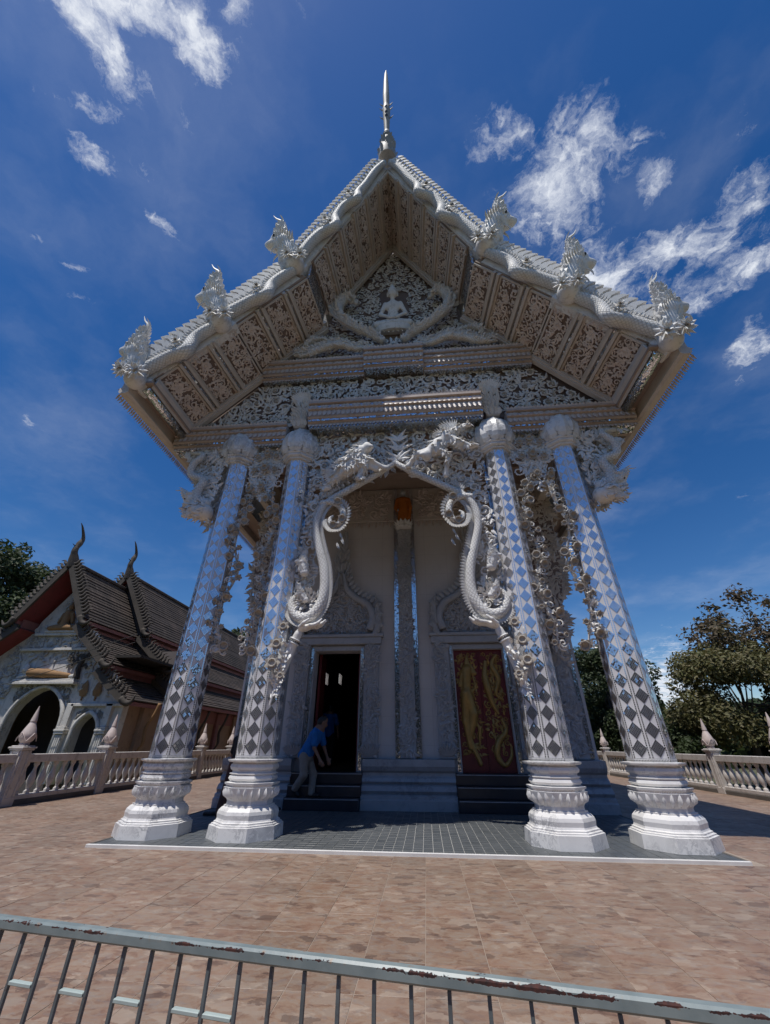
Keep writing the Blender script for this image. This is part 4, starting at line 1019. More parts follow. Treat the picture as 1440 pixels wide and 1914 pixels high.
for s_ in (-1, 1):
    def X(l): return [(s_ * x, y, z) for x, y, z in l]
    m = MB(); pts = path(X([(.02 - .06 * s_, -.14, 7.25), (-.09, -.16, 7.0), (.02, -.2, 6.72), (.28, -.22, 6.5), (.72, -.22, 6.22), (1.15, -.22, 5.95), (1.34, -.21, 5.84), (1.46, -.21, 5.74)]), 7)
    m.tube(pts, radii(len(pts), (0, .025), (.25, .055), (.5, .078), (1, .078)), 10, uvs=True)
    for i in range(14, len(pts) - 2, 2): m.leaf(pts[i] + V((s_ * .02, -.05, .10)), V((s_ * .5, -.1, .8)), V((0, -1, 0)), .10, .06, 0, .3)
    m.build('arch_serpent', 'serpent_scales', temple, True)
    m = MB(); pts = path(X([(1.62, -.22, 5.70), (1.38, -.24, 5.71), (1.18, -.26, 5.58), (1.10, -.28, 5.36), (1.17, -.28, 5.15), (1.33, -.28, 5.14), (1.38, -.26, 5.28), (1.31, -.26, 5.36)]), 6)
    m.tube(pts, radii(len(pts), (0, .07), (.5, .068), (.8, .05), (1, .02)), 9, uvs=True)
    cen = V((s_ * 1.25, -.26, 5.36))
    for i in range(6, len(pts) - 4):
        o = (pts[i] - cen).normalized(); m.leaf(pts[i] + o * .08, o + V((0, -.2, -.2)), V((0, -1, 0)), .13, .07, .2, .3)
    for dx, dz in ((-.0, -.02), (.05, -.16), (-.04, -.26)): m.leaf(V((s_ * 1.15 + dx, -.26, 4.98 + dz)), V((.1, 0, -1)), V((0, -1, 0)), .17, .06, .3, .3)
    o = m.build('tail_curl', 'serpent_scales', temple, True)
    plant_flowers([(V((s_ * 1.2, -.40, 5.62)), V((0, -1, -.3)), .12, .1), (V((s_ * 1.08, -.40, 5.2)), V((0, -1, -.3)), .12, .4), (V((s_ * 1.26, -.40, 5.06)), V((0, -1, -.3)), .11, .7)], o, FLOWER5)
    m = MB(); pts = path(X([(1.30, -.20, 5.86), (1.52, -.21, 5.68), (1.65, -.22, 5.38), (1.66, -.22, 5.02), (1.55, -.22, 4.6), (1.43, -.22, 4.2), (1.38, -.22, 3.8), (1.42, -.22, 3.48), (1.57, -.22, 3.26), (1.78, -.2, 3.22), (1.94, -.16, 3.34), (2.0, -.14, 3.52), (1.92, -.14, 3.66), (1.80, -.14, 3.62)]), 7)
    m.tube(pts, radii(len(pts), (0, .065), (.12, .075), (.3, .082), (.6, .105), (.8, .09), (1, .04)), 12, uvs=True)
    for i in range(6, len(pts) - 12):
        tg = (pts[i + 1] - pts[i - 1]).normalized(); o = V((0, -1, 0)).cross(tg) * -s_; m.leaf(pts[i] + o * .085, o + tg * -.6 + V((0, -.25, 0)), V((0, -1, 0)), .13, .075, .3, .35)
    m.build('arch_serpent', 'serpent_scales', temple, True)
    # bearded serpent heads in the coil
    for k, (hx, hz, sz, ang) in enumerate(((1.80, 4.20, .34, 8), (1.72, 3.62, .24, 30))):
        M = MX.Translation((s_ * hx, -.24, hz - .3 * sz)) @ MX.Rotation(s_ * R(ang), 4, 'Y') @ MX.Diagonal((s_ * sz, sz, sz * .8, 1))
        h = put('coiled_head', HBm, temple, M); put('flame_crest', HLm, h, M); eyes(h, M)
    m = MB(); r3 = random.Random(8)
    for k in range(40):
        a = r3.uniform(0, 6.28); q = r3.uniform(.04, .2); m.leaf(V((s_ * 1.70 + q * cos(a), -.2, 3.52 + q * sin(a))), V((cos(a), -.5, sin(a))), V((0, -1, 0)), .12, .06, .3, .3, .2)
    m.build('coil_leaves', 'plaster', temple, kind='stuff')
    # hand rising from the column, palm up
    hd = [cone((s_ * 2.02, -.2, 2.30), (s_ * 1.86, -.24, 2.74), .085, .078), cone((s_ * 1.86, -.24, 2.74), (s_ * 1.78, -.25, 2.92), .075, .07), ell((s_ * 1.66, -.25, 3.02), (.15, .11, .055), MX.Rotation(s_ * R(18), 3, 'Y'))]
    for k, (dy, L) in enumerate(((-.105, .20), (-.04, .25), (.025, .24), (.085, .19))):
        p0 = V((s_ * 1.56, -.25 + dy * .8, 3.05)); p1 = p0 + V((-s_ * L * .5, dy * .25, .005)); p2 = p1 + V((-s_ * L * .32, dy * .1, .03)); p3 = p2 + V((-s_ * L * .25, 0, .06))
        hd += [cone(p0, p1, .034, .030), cone(p1, p2, .030, .027), cone(p2, p3, .027, .018)]
    t0 = V((s_ * 1.74, -.34, 3.02)); hd += [cone(t0, t0 + V((-s_ * .09, -.07, .06)), .038, .03), cone(t0 + V((-s_ * .09, -.07, .06)), t0 + V((-s_ * .17, -.07, .12)), .03, .02)]
    h = solid(hd, .014, .022).build('hand', 'plaster_bright', temple, True)
    m = MB(); ax = V((s_ * -.10, -.01, .22)).normalized(); c0 = V((s_ * 1.835, -.243, 2.79))
    e1 = ax.orthogonal().normalized(); e2 = ax.cross(e1)
    for off in (-.035, .035): m.tube([c0 + ax * off + (e1 * cos(a) + e2 * sin(a)) * .092 for a in [k / 16 * 2 * pi for k in range(17)]], .014, 6, cap=False)
    m.build('bracelet', 'plaster_bright', h, True)
    m = MB()
    for k in range(14):
        a = k / 14 * 2 * pi; q = c0 + (e1 * cos(a) + e2 * sin(a)) * .092; m.lathe([(.001, -.016), (.014, 0), (.001, .016)], 6, tuple(q), cap=False)
    m.build('bracelet_stones', 'dark_paint', h)
    m = MB(); r3 = random.Random(11)
    for k in range(46):
        z = r3.uniform(1.95, 2.7); m.leaf(V((s_ * (2.05 - (z - 2) * .22 + r3.uniform(-.07, .07)), -.28, z)), V((s_ * .15 + r3.uniform(-.5, .5), -.5, r3.choice((-1, .6)))), V((0, -1, 0)), .14, .08, .2, .35, .1)
    m.tube(path([(s_ * 2.02, -.3, 2.3), (s_ * 2.06, -.33, 2.0), (s_ * 2.10, -.33, 1.75)], 4), [.03] * 4 + [.02] * 4 + [.008], 5)
    so = m.build('sleeve_leaves', 'plaster_bright', h, kind='stuff')
    plant_flowers([(V((s_ * x, -.40, z)), V((-s_ * .1, -1, .1)), q, q) for x, z, q in ((2.02, 3.02, .12), (2.10, 2.72, .14), (2.13, 2.40, .15), (1.96, 2.2, .09))], h, FLOWER)
    # mirrored jamb strip between column and arch
    MB().box(*sorted((s_ * 2.01, s_ * 2.045)), .06, .20, 1.05, 7.7).build('mirror_jamb', 'mirror_flat', temple)
# carved figures on the arch
def figure(pts, sc_, name='carved_figure'):
    J = {k: V(v) for k, v in pts.items()}; r_ = lambda q: q * sc_
    b = [ell(J['head'], (r_(.115), r_(.12), r_(.14))), cone(J['head'], J['neck'], r_(.06), r_(.06)), cone(J['neck'], J['hip'], r_(.16), r_(.15)), ell(lerp(J['neck'], J['hip'], .25), (r_(.2), r_(.15), r_(.18))), ell(J['hip'], (r_(.2), r_(.17), r_(.17))), ell(J['head'] + J.get('muz', V((0, -.1, 0))) * sc_, (r_(.06), r_(.06), r_(.05)))]
    for q in 'lr':
        b += [cone(lerp(J['neck'], J['hip'], .12), J[q + 'el'], r_(.085), r_(.065)), cone(J[q + 'el'], J[q + 'ha'], r_(.062), r_(.045)), ell(J[q + 'ha'], (r_(.07), r_(.05), r_(.06))), cone(J['hip'], J[q + 'kn'], r_(.15), r_(.10)), cone(J[q + 'kn'], J[q + 'ft'], r_(.10), r_(.06)), ell(J[q + 'ft'] + V((.06 * sc_, -.03, 0)), (r_(.12), r_(.06), r_(.05)))]
    g = solid(b, .025, .05); o = g.build(name, 'plaster', temple, True)
    body = MB(); body.v = g.v; body.f = [f for f in g.f if (V(g.v[f[0]]) - J['head']).length > .2 * sc_ and min((V(g.v[f[0]]) - J[q]).length for q in ('lha', 'rha')) > .2 * sc_]
    m = MB(); feather(m, body, 260, .11 * sc_, 3, V((-.4, 0, -1))); m.build('feathers', 'plaster', o, kind='stuff')
    return o
f1 = figure(dict(head=(-.62, -.42, 7.02), muz=(.1, -.05, -.02), neck=(-.80, -.40, 6.92), hip=(-1.12, -.36, 6.46), lel=(-.55, -.46, 6.62), lha=(-.22, -.34, 6.48), rel=(-.78, -.5, 6.55), rha=(-.42, -.36, 6.45), lkn=(-.62, -.42, 6.56), lft=(-.80, -.36, 6.22), rkn=(-1.30, -.36, 6.28), rft=(-1.55, -.3, 6.02)), 1.0)
m = MB(); r3 = random.Random(5)
for k in range(44):
    t = r3.random(); p = lerp(V((-.78, -.36, 6.9)), V((-1.25, -.36, 6.4)), t); m.leaf(p + V((0, -.15, .05)), V((-.7, -.3, -.5 + r3.uniform(-.5, .6))), V((0, -1, 0)), .2, .09, .3, .3, .1)
for k in range(9): m.leaf(V((-.66, -.40, 7.1)), V((-1 + .16 * k, -.1, .5 + .1 * k)), V((0, -1, 0)), .22, .08, .2, .3)
for k in range(8): m.leaf(V((-1.2, -.36, 6.4)), V((-1, -.2, -.6 + .15 * k)), V((0, -1, 0)), .42, .13, .4, .3)
m.build('figure_plumes', 'plaster_bright', f1, kind='stuff')
f2 = figure(dict(head=(.72, -.44, 6.70), muz=(-.1, -.05, -.02), neck=(.90, -.42, 6.86), hip=(1.16, -.38, 7.22), lel=(.50, -.44, 6.74), lha=(.30, -.34, 6.50), rel=(1.18, -.5, 6.60), rha=(1.10, -.34, 6.20), lkn=(1.45, -.40, 7.4), lft=(1.62, -.36, 7.55), rkn=(1.45, -.44, 6.98), rft=(1.72, -.38, 6.92)), 1.0)
m = MB()
for k in range(16): a = lerp(.1, pi - .1, k / 15); m.leaf(V((1.12, -.44, 7.14)), V((cos(a) * .9, -.25, sin(a) * .5 + .1)), V((0, -1, 0)), .30, .09, .2, .3)
for k in range(9): m.leaf(V((1.3, -.42, 7.35)), V((-.9 + .22 * k, -.1, .9)), V((0, -1, 0)), .34, .1, .3, .3)
m.build('figure_plumes', 'plaster_bright', f2, kind='stuff')
m = MB()                                                 # flame rising over the arch point
for k in range(13):
    a = lerp(.35, pi - .35, k / 12); m.leaf(V((.08, -.22, 6.78 + .28 * (k % 3))), V((cos(a) * .8, -.15, sin(a))), V((0, -1, 0)), .34 if k % 2 else .26, .12, .45 * (1 if cos(a) < 0 else -1), .25)
m.build('arch_flame', 'plaster_bright', temple)

# --- hanging foliage and garlands between inner and outer columns, brackets outside
for s_ in (-1, 1):
    m = MB(); fl = []
    P = lambda u, v, h: V((s_ * u, -.08 - h, v))
    for dx, z, r_, hd in ((.22, 7.12, .19, 1), (.24, 6.72, .20, -1), (.34, 6.38, .12, 1), (.12, 6.42, .12, -1), (.10, 6.95, .1, 1), (.40, 6.95, .09, 1)):
        for sg in (-1, 1): scroll(m, P, 3.05 + sg * dx, z, r_, pi / 2 + sg * .6, hd * sg, .12)
    hang = inpoly([(2.62, 7.38), (3.48, 7.38), (3.45, 6.75), (3.28, 6.3), (3.05, 5.85), (2.82, 6.3), (2.65, 6.75)])
    foliage(m, None, P, hang, (2.6, 3.5, 5.85, 7.38), .05, .1, 60 + s_, 900, 500, .11, .13)
    ho = m.build('hanging_scrolls', 'plaster', temple, kind='stuff')
    for (u, z, q) in ((3.05, 7.22, .13), (3.05, 6.78, .15), (3.27, 7.12, .10), (2.83, 7.12, .10), (3.29, 6.72, .10), (2.81, 6.72, .10), (3.05, 6.25, .12)): fl.append((P(u, z, .12), V((0, -1, -.25)), q, u))
    plant_flowers(fl, ho)
    for gi, (gx, fs_) in enumerate(((2.70, 1), (3.37, -1))):
        r3 = random.Random(70 + gi + (s_ > 0) * 5); m = MB(); pts = []
        for i in range(46):
            t = i / 45; z = lerp(6.45, 2.72, t); pts.append(V((s_ * (gx + .085 * sin(t * 15 + gi * 2) + fs_ * .22 * max(0, .15 - t) / .15), -.08 + .05 * cos(t * 11), z)))
        c = pts[-1]
        for k in range(1, 12): a = k / 11 * 5.2; q = .085 * (1 - k / 15); pts.append(c + V((s_ * fs_ * (.085 - q * cos(a)), 0, -.0 - q * sin(a) * 1.1 - .012 * k)))
        m.tube(pts, radii(len(pts), (0, .03), (.6, .024), (1, .012)), 6)
        fl = []
        for i in range(3, 46, 2):
            sg = 1 if (i // 2) % 2 else -1; p = pts[i]; o = V((sg * s_ * r3.uniform(.05, .12), -.08, r3.uniform(-.05, .05)))
            m.tube([p, p + o * .6 + V((0, 0, .03)), p + o], .014, 5)
            big = r3.random() < .36; fl.append((p + o, V((sg * .35 * s_, -1, -.35 + r3.uniform(-.3, .3))), .125 if big else r3.uniform(.06, .085), r3.random()))
            if i % 4 == 1: scroll(m, lambda u, v, h: V((u, -.1 - h, v)), p.x - sg * s_ * .09, p.z, .075, r3.uniform(0, 6), sg, .16)
            for k in range(6): m.leaf(p + V((0, 0, r3.uniform(-.06, .06))), V((-sg * s_ * r3.uniform(-.5, 1), -.5, r3.uniform(-1, .8))), V((0, -1, 0)), r3.uniform(.08, .15), .07, .3, .3, .2)
        go = m.build('garland', 'plaster', temple, True); plant_flowers(fl, go, FLOWER5, 'cup_flower')
    # bracket outside the outer column
    m = MB(); fl = []
    br = inpoly([(4.05, 7.40), (5.15, 7.40), (4.95, 6.95), (4.60, 6.4), (4.50, 5.85), (4.42, 5.45), (4.15, 5.40), (4.05, 5.9)])
    for lay in range(3):
        Pl = lambda u, v, h, lay=lay: V((s_ * u, .25 - lay * .22 - h, v))
        foliage(m, fl if lay == 2 else None, Pl, br, (4.05, 5.4, 5.4, 7.4), .07, .13, 80 + lay + s_ * 3, 1100, 600, .14, .14, .5, 0, .7)
    bo = m.build('bracket_foliage', 'plaster', temple, kind='stuff'); plant_flowers(fl, bo)
    m = MB(); pts = path([(s_ * 4.95, -.25, 7.30), (s_ * 4.55, -.38, 7.12), (s_ * 4.72, -.40, 6.82), (s_ * 4.70, -.36, 6.55), (s_ * 4.38, -.36, 6.38), (s_ * 4.44, -.36, 6.05), (s_ * 4.34, -.36, 5.72)], 6)
    m.tube(pts, radii(len(pts), (0, .04), (.3, .075), (.7, .09), (1, .1)), 9, uvs=True); so = m.build('bracket_serpent', 'serpent_scales', temple, True)
    M = MX.Translation((s_ * 4.22, -.28, 5.78)) @ MX.Rotation(s_ * R(62), 4, 'Y') @ MX.Diagonal((s_ * .48, .5, .42, 1)); h = put('bracket_head', HBm, temple, M); put('flame_crest', HLm, h, M); eyes(h, M)
    b = solid([ell((s_ * 4.38, -.28, 5.62), (.2, .2, .16)), cone((s_ * 4.38, -.3, 5.55), (s_ * 4.60, -.36, 5.46), .12, .05), ell((s_ * 4.2, -.26, 5.58), (.18, .2, .18))], .03, .08); bz = b.build('bracket_muzzle', 'plaster', temple, True)
    m = MB(); r3 = random.Random(33)
    for k in range(70):
        a = r3.uniform(0, 6.28); q = r3.uniform(-.9, .9); dd = V((cos(a) * (1 - q * q) ** .5, q, sin(a) * (1 - q * q) ** .5)); m.leaf(V((s_ * 4.30, -.28, 5.60)) + V((dd.x * .27, dd.y * .22, dd.z * .18)), V((s_ * .6, -.2, r3.uniform(-.6, .8))), dd, .17, .10, r3.choice((-.5, .5)), .4)
    m.build('muzzle_leaves', 'plaster', bz, kind='stuff')

# --- front wall, doors and pilasters
YW = 3.30
w = MB()
for (x0, x1, z0, z1) in ((-4.2, -2.36, .02, 8.4), (-2.36, -1.17, 3.32, 8.4), (-1.17, 1.22, .02, 8.4), (1.22, 2.44, 3.32, 8.4), (2.44, 4.2, .02, 8.4)): w.box(x0, x1, YW, YW + .35, z0, z1)
w.build('wall', 'wall_plaster', temple)
w = MB()
for s_ in (-1, 1):
    if s_ > 0: w.box(3.9, 4.2, YW + .35, 23, 0, 8.0)
    else:
        ys = [(YW + .35, 11.1), (11.75, 14.2), (14.95, 23)]
        for a, b in ys: w.box(-4.2, -3.9, a, b, 0, 8.0)
        for a, b, z0, z1 in ((11.1, 11.75, 3.52, 3.98), (14.2, 14.95, 3.92, 4.4)): w.box(-4.2, -3.9, a, b, 0, z0); w.box(-4.2, -3.9, a, b, z1, 8.0)
w.box(-3.9, 3.9, 22.7, 23, 0, 8.0)
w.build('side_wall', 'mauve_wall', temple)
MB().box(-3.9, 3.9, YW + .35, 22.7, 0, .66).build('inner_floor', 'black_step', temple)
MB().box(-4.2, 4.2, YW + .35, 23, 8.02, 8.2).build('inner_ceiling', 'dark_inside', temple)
lw = mat('lit_window', fn=None); lb = lw.node_tree.nodes['Principled BSDF']; lb.inputs['Emission Color'].default_value = (.9, .97, 1, 1); lb.inputs['Emission Strength'].default_value = 2.6
for (a, b, z0, z1) in ((11.1, 11.75, 3.52, 3.98), (14.2, 14.95, 3.92, 4.4)): MB().box(-4.08, -4.05, a, b, z0, z1).build('window', 'lit_window', temple)
pc = MB(); pc.box(-4.2, 4.2, 0, YW - .002, 8.36, 8.5); co_ = pc.build('porch_ceiling', 'soffit_board', temple)
for y in (.7, 1.5, 2.3): MB().bevbox(-4.2, 4.2, y - .09, y + .09, 8.2, 8.358, .02).build('ceiling_beam', 'soffit_board', co_)
for s_ in (-1, 1): MB().box(*sorted((s_ * 4.0, s_ * 4.2)), .05, YW - .01, 7.42, 8.355).build('side_beam', 'rib_plaster', temple)
# carved band along the top of the wall
m = MB().bevbox(-3.4, 3.4, YW - .06, YW - .002, 7.15, 8.3, .01).build('wall_frieze', 'rib_plaster', temple)
cv = MB(); foliage(cv, None, planeP((0, YW - .06, 0), (1, 0, 0), (0, 0, 1), (0, -1, 0)), lambda x, z: -3.3 < x < 3.3 and 7.2 < z < 8.2 and abs(x - .03) > .45, (-3.3, 3.3, 7.2, 8.2), .08, .2, 91, 700, 700, .15, .12)
for i in range(60):
    x = -3.3 + .11 * (i + .5); cv.leaf(V((x, YW - .02, 7.15)), V((0, -.1, -1)), V((0, -1, 0)), .16 if i % 2 else .26, .1, 0, .3)
cv.build('frieze_carving', 'carved_soffit', m, kind='stuff')
# plinth of the wall: stepped marble mouldings
PL = [(2.80, .03), (2.80, .20), (2.86, .22), (2.86, .27), (2.95, .30), (2.90, .36), (2.96, .44), (3.05, .47), (3.0, .52), (3.02, .58), (3.08, .62), (3.08, .68), (3.02, .72), (2.98, .80), (2.98, .93), (3.30, .94), (3.30, .03)]
for (x0, x1) in ((-4.22, -2.62), (-1.0, 1.04), (2.66, 4.22)):
    MB().extr_x(PL, x0, x1).build('wall_plinth', 'marble_grey', temple)
for (x0, x1) in ((-2.61, -1.01), (1.05, 2.65)):
    st = MB()
    for k in range(3): st.bevbox(x0, x1, 2.66 + .2 * k, 3.29, .03 + .215 * k + .001, .03 + .215 * (k + 1), .008)
    so = st.build('door_steps', 'black_step', temple)
    for k in range(3): MB().box(x0 + .01, x1 - .01, 2.655 + .2 * k, 2.659 + .2 * k, .02 + .215 * (k + 1) - .02, .02 + .215 * (k + 1) - .005).build('step_nosing', 'marble_grey', so)
# low-relief carved stone look for narrow pilasters
def relief_panel(x0, x1, z0, z1, y, parent, seed, sc_=.09, material='plaster'):
    cv = MB(); W = x1 - x0; foliage(cv, None, planeP((0, y, 0), (1, 0, 0), (0, 0, 1), (0, -1, 0)), lambda x, z: x0 + .02 < x < x1 - .02 and z0 + .03 < z < z1 - .03, (x0, x1, z0, z1), sc_ * .6, min(sc_ * 1.3, W * .42), seed, 700, int(900 * W * (z1 - z0)), sc_ * 1.1, .14)
    cv.build('relief_carving', material, parent, kind='stuff')
mat('grey_carving', rough=.7, fn=mottled((.50, .50, .51), (.40, .40, .41), 2.2, 60, .3, .004, (.30, .30, .31)))
# centre pilaster
p = MB(); p.bevbox(-.15, .21, YW - .16, YW - .002, .945, 6.78, .01); po = p.build('pilaster', 'grey_carving', temple); relief_panel(-.13, .19, .98, 6.7, YW - .16, po, 201, .10, 'grey_carving')
for (x0, x1) in ((-.27, -.155), (.215, .33)): MB().bevbox(x0, x1, YW - .10, YW - .002, .945, 8.3, .004).build('mirror_strip', 'mirror_flat', po)
m = MB(); m.lathe([(.2, 6.78), (.24, 6.82), (.2, 6.88), (.23, 6.95), (.20, 6.98)], 12, (.03, YW - .2, 0))
for k in range(14):
    a = k / 14 * 2 * pi; d = V((cos(a), sin(a), 0)); m.leaf(V((.03, YW - .2, 6.82)) + d * .2, d * .5 + V((0, 0, 1)), d, .2, .12, 0, .3)
m.build('statue_pedestal', 'plaster', temple, 40)
# corner pilasters with a carved mass on top
for s_ in (-1, 1):
    x0, x1 = sorted((s_ * 3.52, s_ * 4.08))
    p = MB(); p.bevbox(x0, x1, YW - .14, YW - .002, .945, 7.1, .012); po = p.build('pilaster', 'grey_carving', temple)
    relief_panel(x0 + .1, x1 - .1, 1.0, 3.2, YW - .14, po, 210 + s_, .12, 'grey_carving')
    for a in (x0, x1 - .09): MB().bevbox(a, a + .09, YW - .155, YW - .141, .96, 3.4, .003).build('mirror_strip', 'mirror_flat', po)
    m = MB(); fl = []; blob = inpoly([(3.3, 7.6), (4.35, 7.6), (4.35, 5.2), (4.15, 4.4), (4.0, 3.4), (3.85, 2.7), (3.66, 3.2), (3.45, 4.6), (3.3, 5.6)])
    for lay in range(2):
        Pl = lambda u, v, h, lay=lay: V((s_ * u, YW - .16 - lay * .25 - h, v))
        foliage(m, fl if lay else None, Pl, blob, (3.3, 4.4, 2.7, 7.6), .08, .17, 220 + lay + s_, 1200, 1300, .16, .14, .5, 0, .6)
    bo = m.build('corner_carving', 'rib_plaster', po, kind='stuff')
    bk = MB(); bk.prism([(s_ * x, z) for x, z in [(3.4, 7.5), (4.25, 7.5), (4.25, 5.3), (4.05, 4.4), (3.9, 3.4), (3.7, 3.3), (3.5, 4.7), (3.4, 5.6)]][::-s_], YW - .45, YW - .145); bk.build('corner_bracket', 'panel_ground', po)
# door surrounds
def door_surround(xa, xb, mirror, seed):
    c = (xa + xb) / 2; fr = MB()
    fr.bevbox(xa - .12, xa - .002, YW - .05, YW + .2, .66, 3.44, .008); fr.bevbox(xb + .002, xb + .12, YW - .05, YW + .2, .66, 3.44, .008); fr.bevbox(xa - .001, xb + .001, YW - .05, YW + .2, 3.322, 3.44, .008); fr.box(xa - .12, xb + .12, YW - .06, YW + .2, .60, .658)
    fo = fr.build('door_frame', 'grey_carving', temple)
    ms = MB(); ms.box(xa - .10, xa - .03, YW - .062, YW - .052, .70, 3.40); ms.box(xb + .03, xb + .10, YW - .062, YW - .052, .70, 3.40); ms.box(xa - .12, xb + .12, YW - .075, YW - .062, .56, .655); ms.build('mirror_trim', 'mirror_flat', fo)
    for sg, e in ((-1, xa - .13), (1, xb + .13)):
        x0, x1 = sorted((e, e + sg * .36)); p = MB(); p.bevbox(x0, x1, YW - .12, YW - .002, .945, 3.46, .012); po = p.build('door_pilaster', 'grey_carving', fo)
        cv = MB(); foliage(cv, None, planeP((0, YW - .12, 0), (1, 0, 0), (0, 0, 1), (0, -1, 0)), lambda x, z: x0 + .03 < x < x1 - .03 and .98 < z < 3.42, (x0, x1, .98, 3.42), .06, .13, seed + sg, 600, 420, .11, .14)
        for k in range(9): cv.leaf(V(((x0 + x1) / 2, YW - .14, 1.0)), V((-.9 + .22 * k, -.3, .55)), V((0, -1, 0)), .3, .1, 0, .3)
        cv.build('pilaster_carving', 'grey_carving', fo, kind='stuff')
    li = MB(); li.bevbox(xa - .55, xb + .55, YW - .16, YW - .002, 3.465, 3.64, .012); li.bevbox(xa - .60, xb + .60, YW - .2, YW - .002, 3.642, 3.72, .01); lo = li.build('lintel', 'grey_carving', temple)
    cv = MB(); tym = inpoly([(c - .95, 3.75), (c + .95, 3.75), (c + .8, 4.4), (c + .35, 4.9), (c, 5.3), (c - .35, 4.9), (c - .8, 4.4)])
    foliage(cv, None, planeP((0, YW - .02, 0), (1, 0, 0), (0, 0, 1), (0, -1, 0)), tym, (c - 1, c + 1, 3.75, 5.3), .08, .2, seed + 5, 800, 700, .14, .13)
    for k in range(90):
        t = random.Random(seed * 7 + k).random(); q = random.Random(seed * 9 + k).uniform(-1, 1); z = lerp(5.0, 6.6, t); cv.leaf(V((c + q * .24 * (1 - t), YW - .08, z)), V((q * .9, -.3, 1)), V((0, -1, 0)), .24, .12, .2 * q, .3)
    cv.build('tympanum_carving', 'grey_carving', lo, kind='stuff')
    for sg in (-1, 1):
        pts = path([(c + sg * .06, YW - .14, 5.45), (c + sg * .16, YW - .14, 5.0), (c + sg * .42, YW - .14, 4.72), (c + sg * .78, YW - .14, 4.5), (c + sg * .92, YW - .14, 4.15), (c + sg * .84, YW - .14, 3.82)], 6)
        m = MB(); m.tube(pts, radii(len(pts), (0, .04), (.3, .09), (1, .11)), 9, uvs=True)
        for i in range(4, len(pts), 2): m.leaf(pts[i] + V((sg * .06, 0, .06)), V((sg * .6, -.2, 1)), V((0, -1, 0)), .22, .12, -.3 * sg, .3)
        so = m.build('lintel_serpent', 'grey_carving', lo, True)
        for k in range(3):
            M = MX.Translation((c + sg * (.98 + .03 * k), YW - .16, 3.72 + .26 * k)) @ MX.Rotation(sg * R(18 - 12 * k), 4, 'Y') @ MX.Diagonal((sg * .27, .27, .27, 1)); h = put('serpent_head', HBg, lo, M)
            put('serpent_crest', HLg, lo, M)
HBg, HLg = HB.mesh('serpent_head', 'grey_carving', True), HL.mesh('serpent_crest', 'grey_carving')
door_surround(-2.36, -1.17, False, 301); door_surround(1.22, 2.44, True, 321)
# closed red door with gilded reliefs
for k, (x0, x1) in enumerate(((1.225, 1.822), (1.838, 2.435))):
    d = MB(); d.bevbox(x0, x1, YW + .08, YW + .13, .672, 3.315, .006); do = d.build('door', 'red_lacquer', temple)
    c = (x0 + x1) / 2; y = YW + .07
    if k == 0:
        b = [ell((c + .02, y, 3.0), (.07, .04, .09)), cone((c + .02, y, 3.08), (c + .06, y, 3.26), .04, .012), cone((c, y, 2.85), (c - .06, y, 2.3), .12, .10), cone((c - .06, y, 2.3), (c + .06, y, 1.85), .14, .11), cone((c + .06, y, 1.85), (c - .06, y, 1.35), .12, .06), cone((c - .1, y, 2.2), (c - .14, y, 1.7), .10, .08), cone((c - .14, y, 1.7), (c - .08, y, 1.15), .075, .05), cone((c - .06, y, 1.3), (c + .12, y, .85), .06, .05),
             cone((c + .05, y, 2.8), (c + .2, y, 2.75), .05, .04), cone((c + .2, y, 2.75), (c + .12, y, 2.95), .04, .03), cone((c - .1, y, 2.8), (c - .2, y, 2.5), .05, .04), cone((c - .2, y, 2.5), (c + .05, y, 2.36), .04, .03), cone((c + .04, y, 2.3), (c + .18, y, 2.45), .05, .035), cone((c + .18, y, 2.45), (c + .14, y, 2.7), .03, .02), cone((c + .05, y, 1.75), (c + .18, y, 1.55), .05, .03), cone((c + .18, y, 1.55), (c + .14, y, 1.2), .05, .02)]
        g = solid(b, .018, .03)
    else:
        g = MB()
        for l, r_ in (([(c - .12, 3.05), (c - .18, 2.7), (c - .12, 2.3), (c - .04, 2.0), (c + .05, 1.85)], .09), ([(c + .15, 3.2), (c + .02, 2.95), (c + .14, 2.62), (c + .04, 2.3), (c + .2, 2.15)], .075), ([(c + .1, 1.75), (c + .16, 1.5), (c - .04, 1.28), (c - .1, 1.0), (c + .04, .83), (c + .2, .98), (c + .24, 1.2)], .075)):
            pts = path([(x, y, z) for x, z in l], 6); g.tube(pts, radii(len(pts), (0, r_ * .5), (.4, r_), (1, r_ * .35)), 8)
    foliage(g, None, planeP((0, y + .006, 0), (1, 0, 0), (0, 0, 1), (0, -1, 0)), lambda x, z: x0 + .05 < x < x1 - .05 and 1.0 < z < 3.25, (x0, x1, 1.0, 3.25), .035, .08, 700 + k, 330, 70, .085, .16)
    r3 = random.Random(40 + k)
    for q in range(46):
        px, pz = c + r3.uniform(-.2, .2), r3.uniform(1.0 if k == 0 else 1.4, 3.1); a = r3.uniform(0, 6.28); g.leaf(V((px, y + .008, pz)), V((cos(a), -.15, sin(a))), V((0, -1, 0)), .15, .06, .35, .3)
    g.build('gilded_relief', 'gold_paint', do, 50)
    ch = MB(); r3 = random.Random(50 + k)
    for q in range(40):
        px, pz = c + r3.uniform(-.27, .27), r3.uniform(.75, 3.25); ch.lathe([(.001, -.008), (.009, 0), (.001, .008)], 5, (px, YW + .078, pz), cap=False)
    ch.build('mirror_chips', 'mirror_tile', do, kind='stuff')
MB().bevbox(1.824, 1.836, YW + .06, YW + .125, .672, 3.315, .002).build('door_rail', 'red_lacquer', temple)
d = MB(); d.bevbox(-2.33, -2.27, YW + .37, YW + .95, .672, 3.3, .006); d.build('door', 'red_lacquer', temple, label='open red door leaf swung into the dark hall')
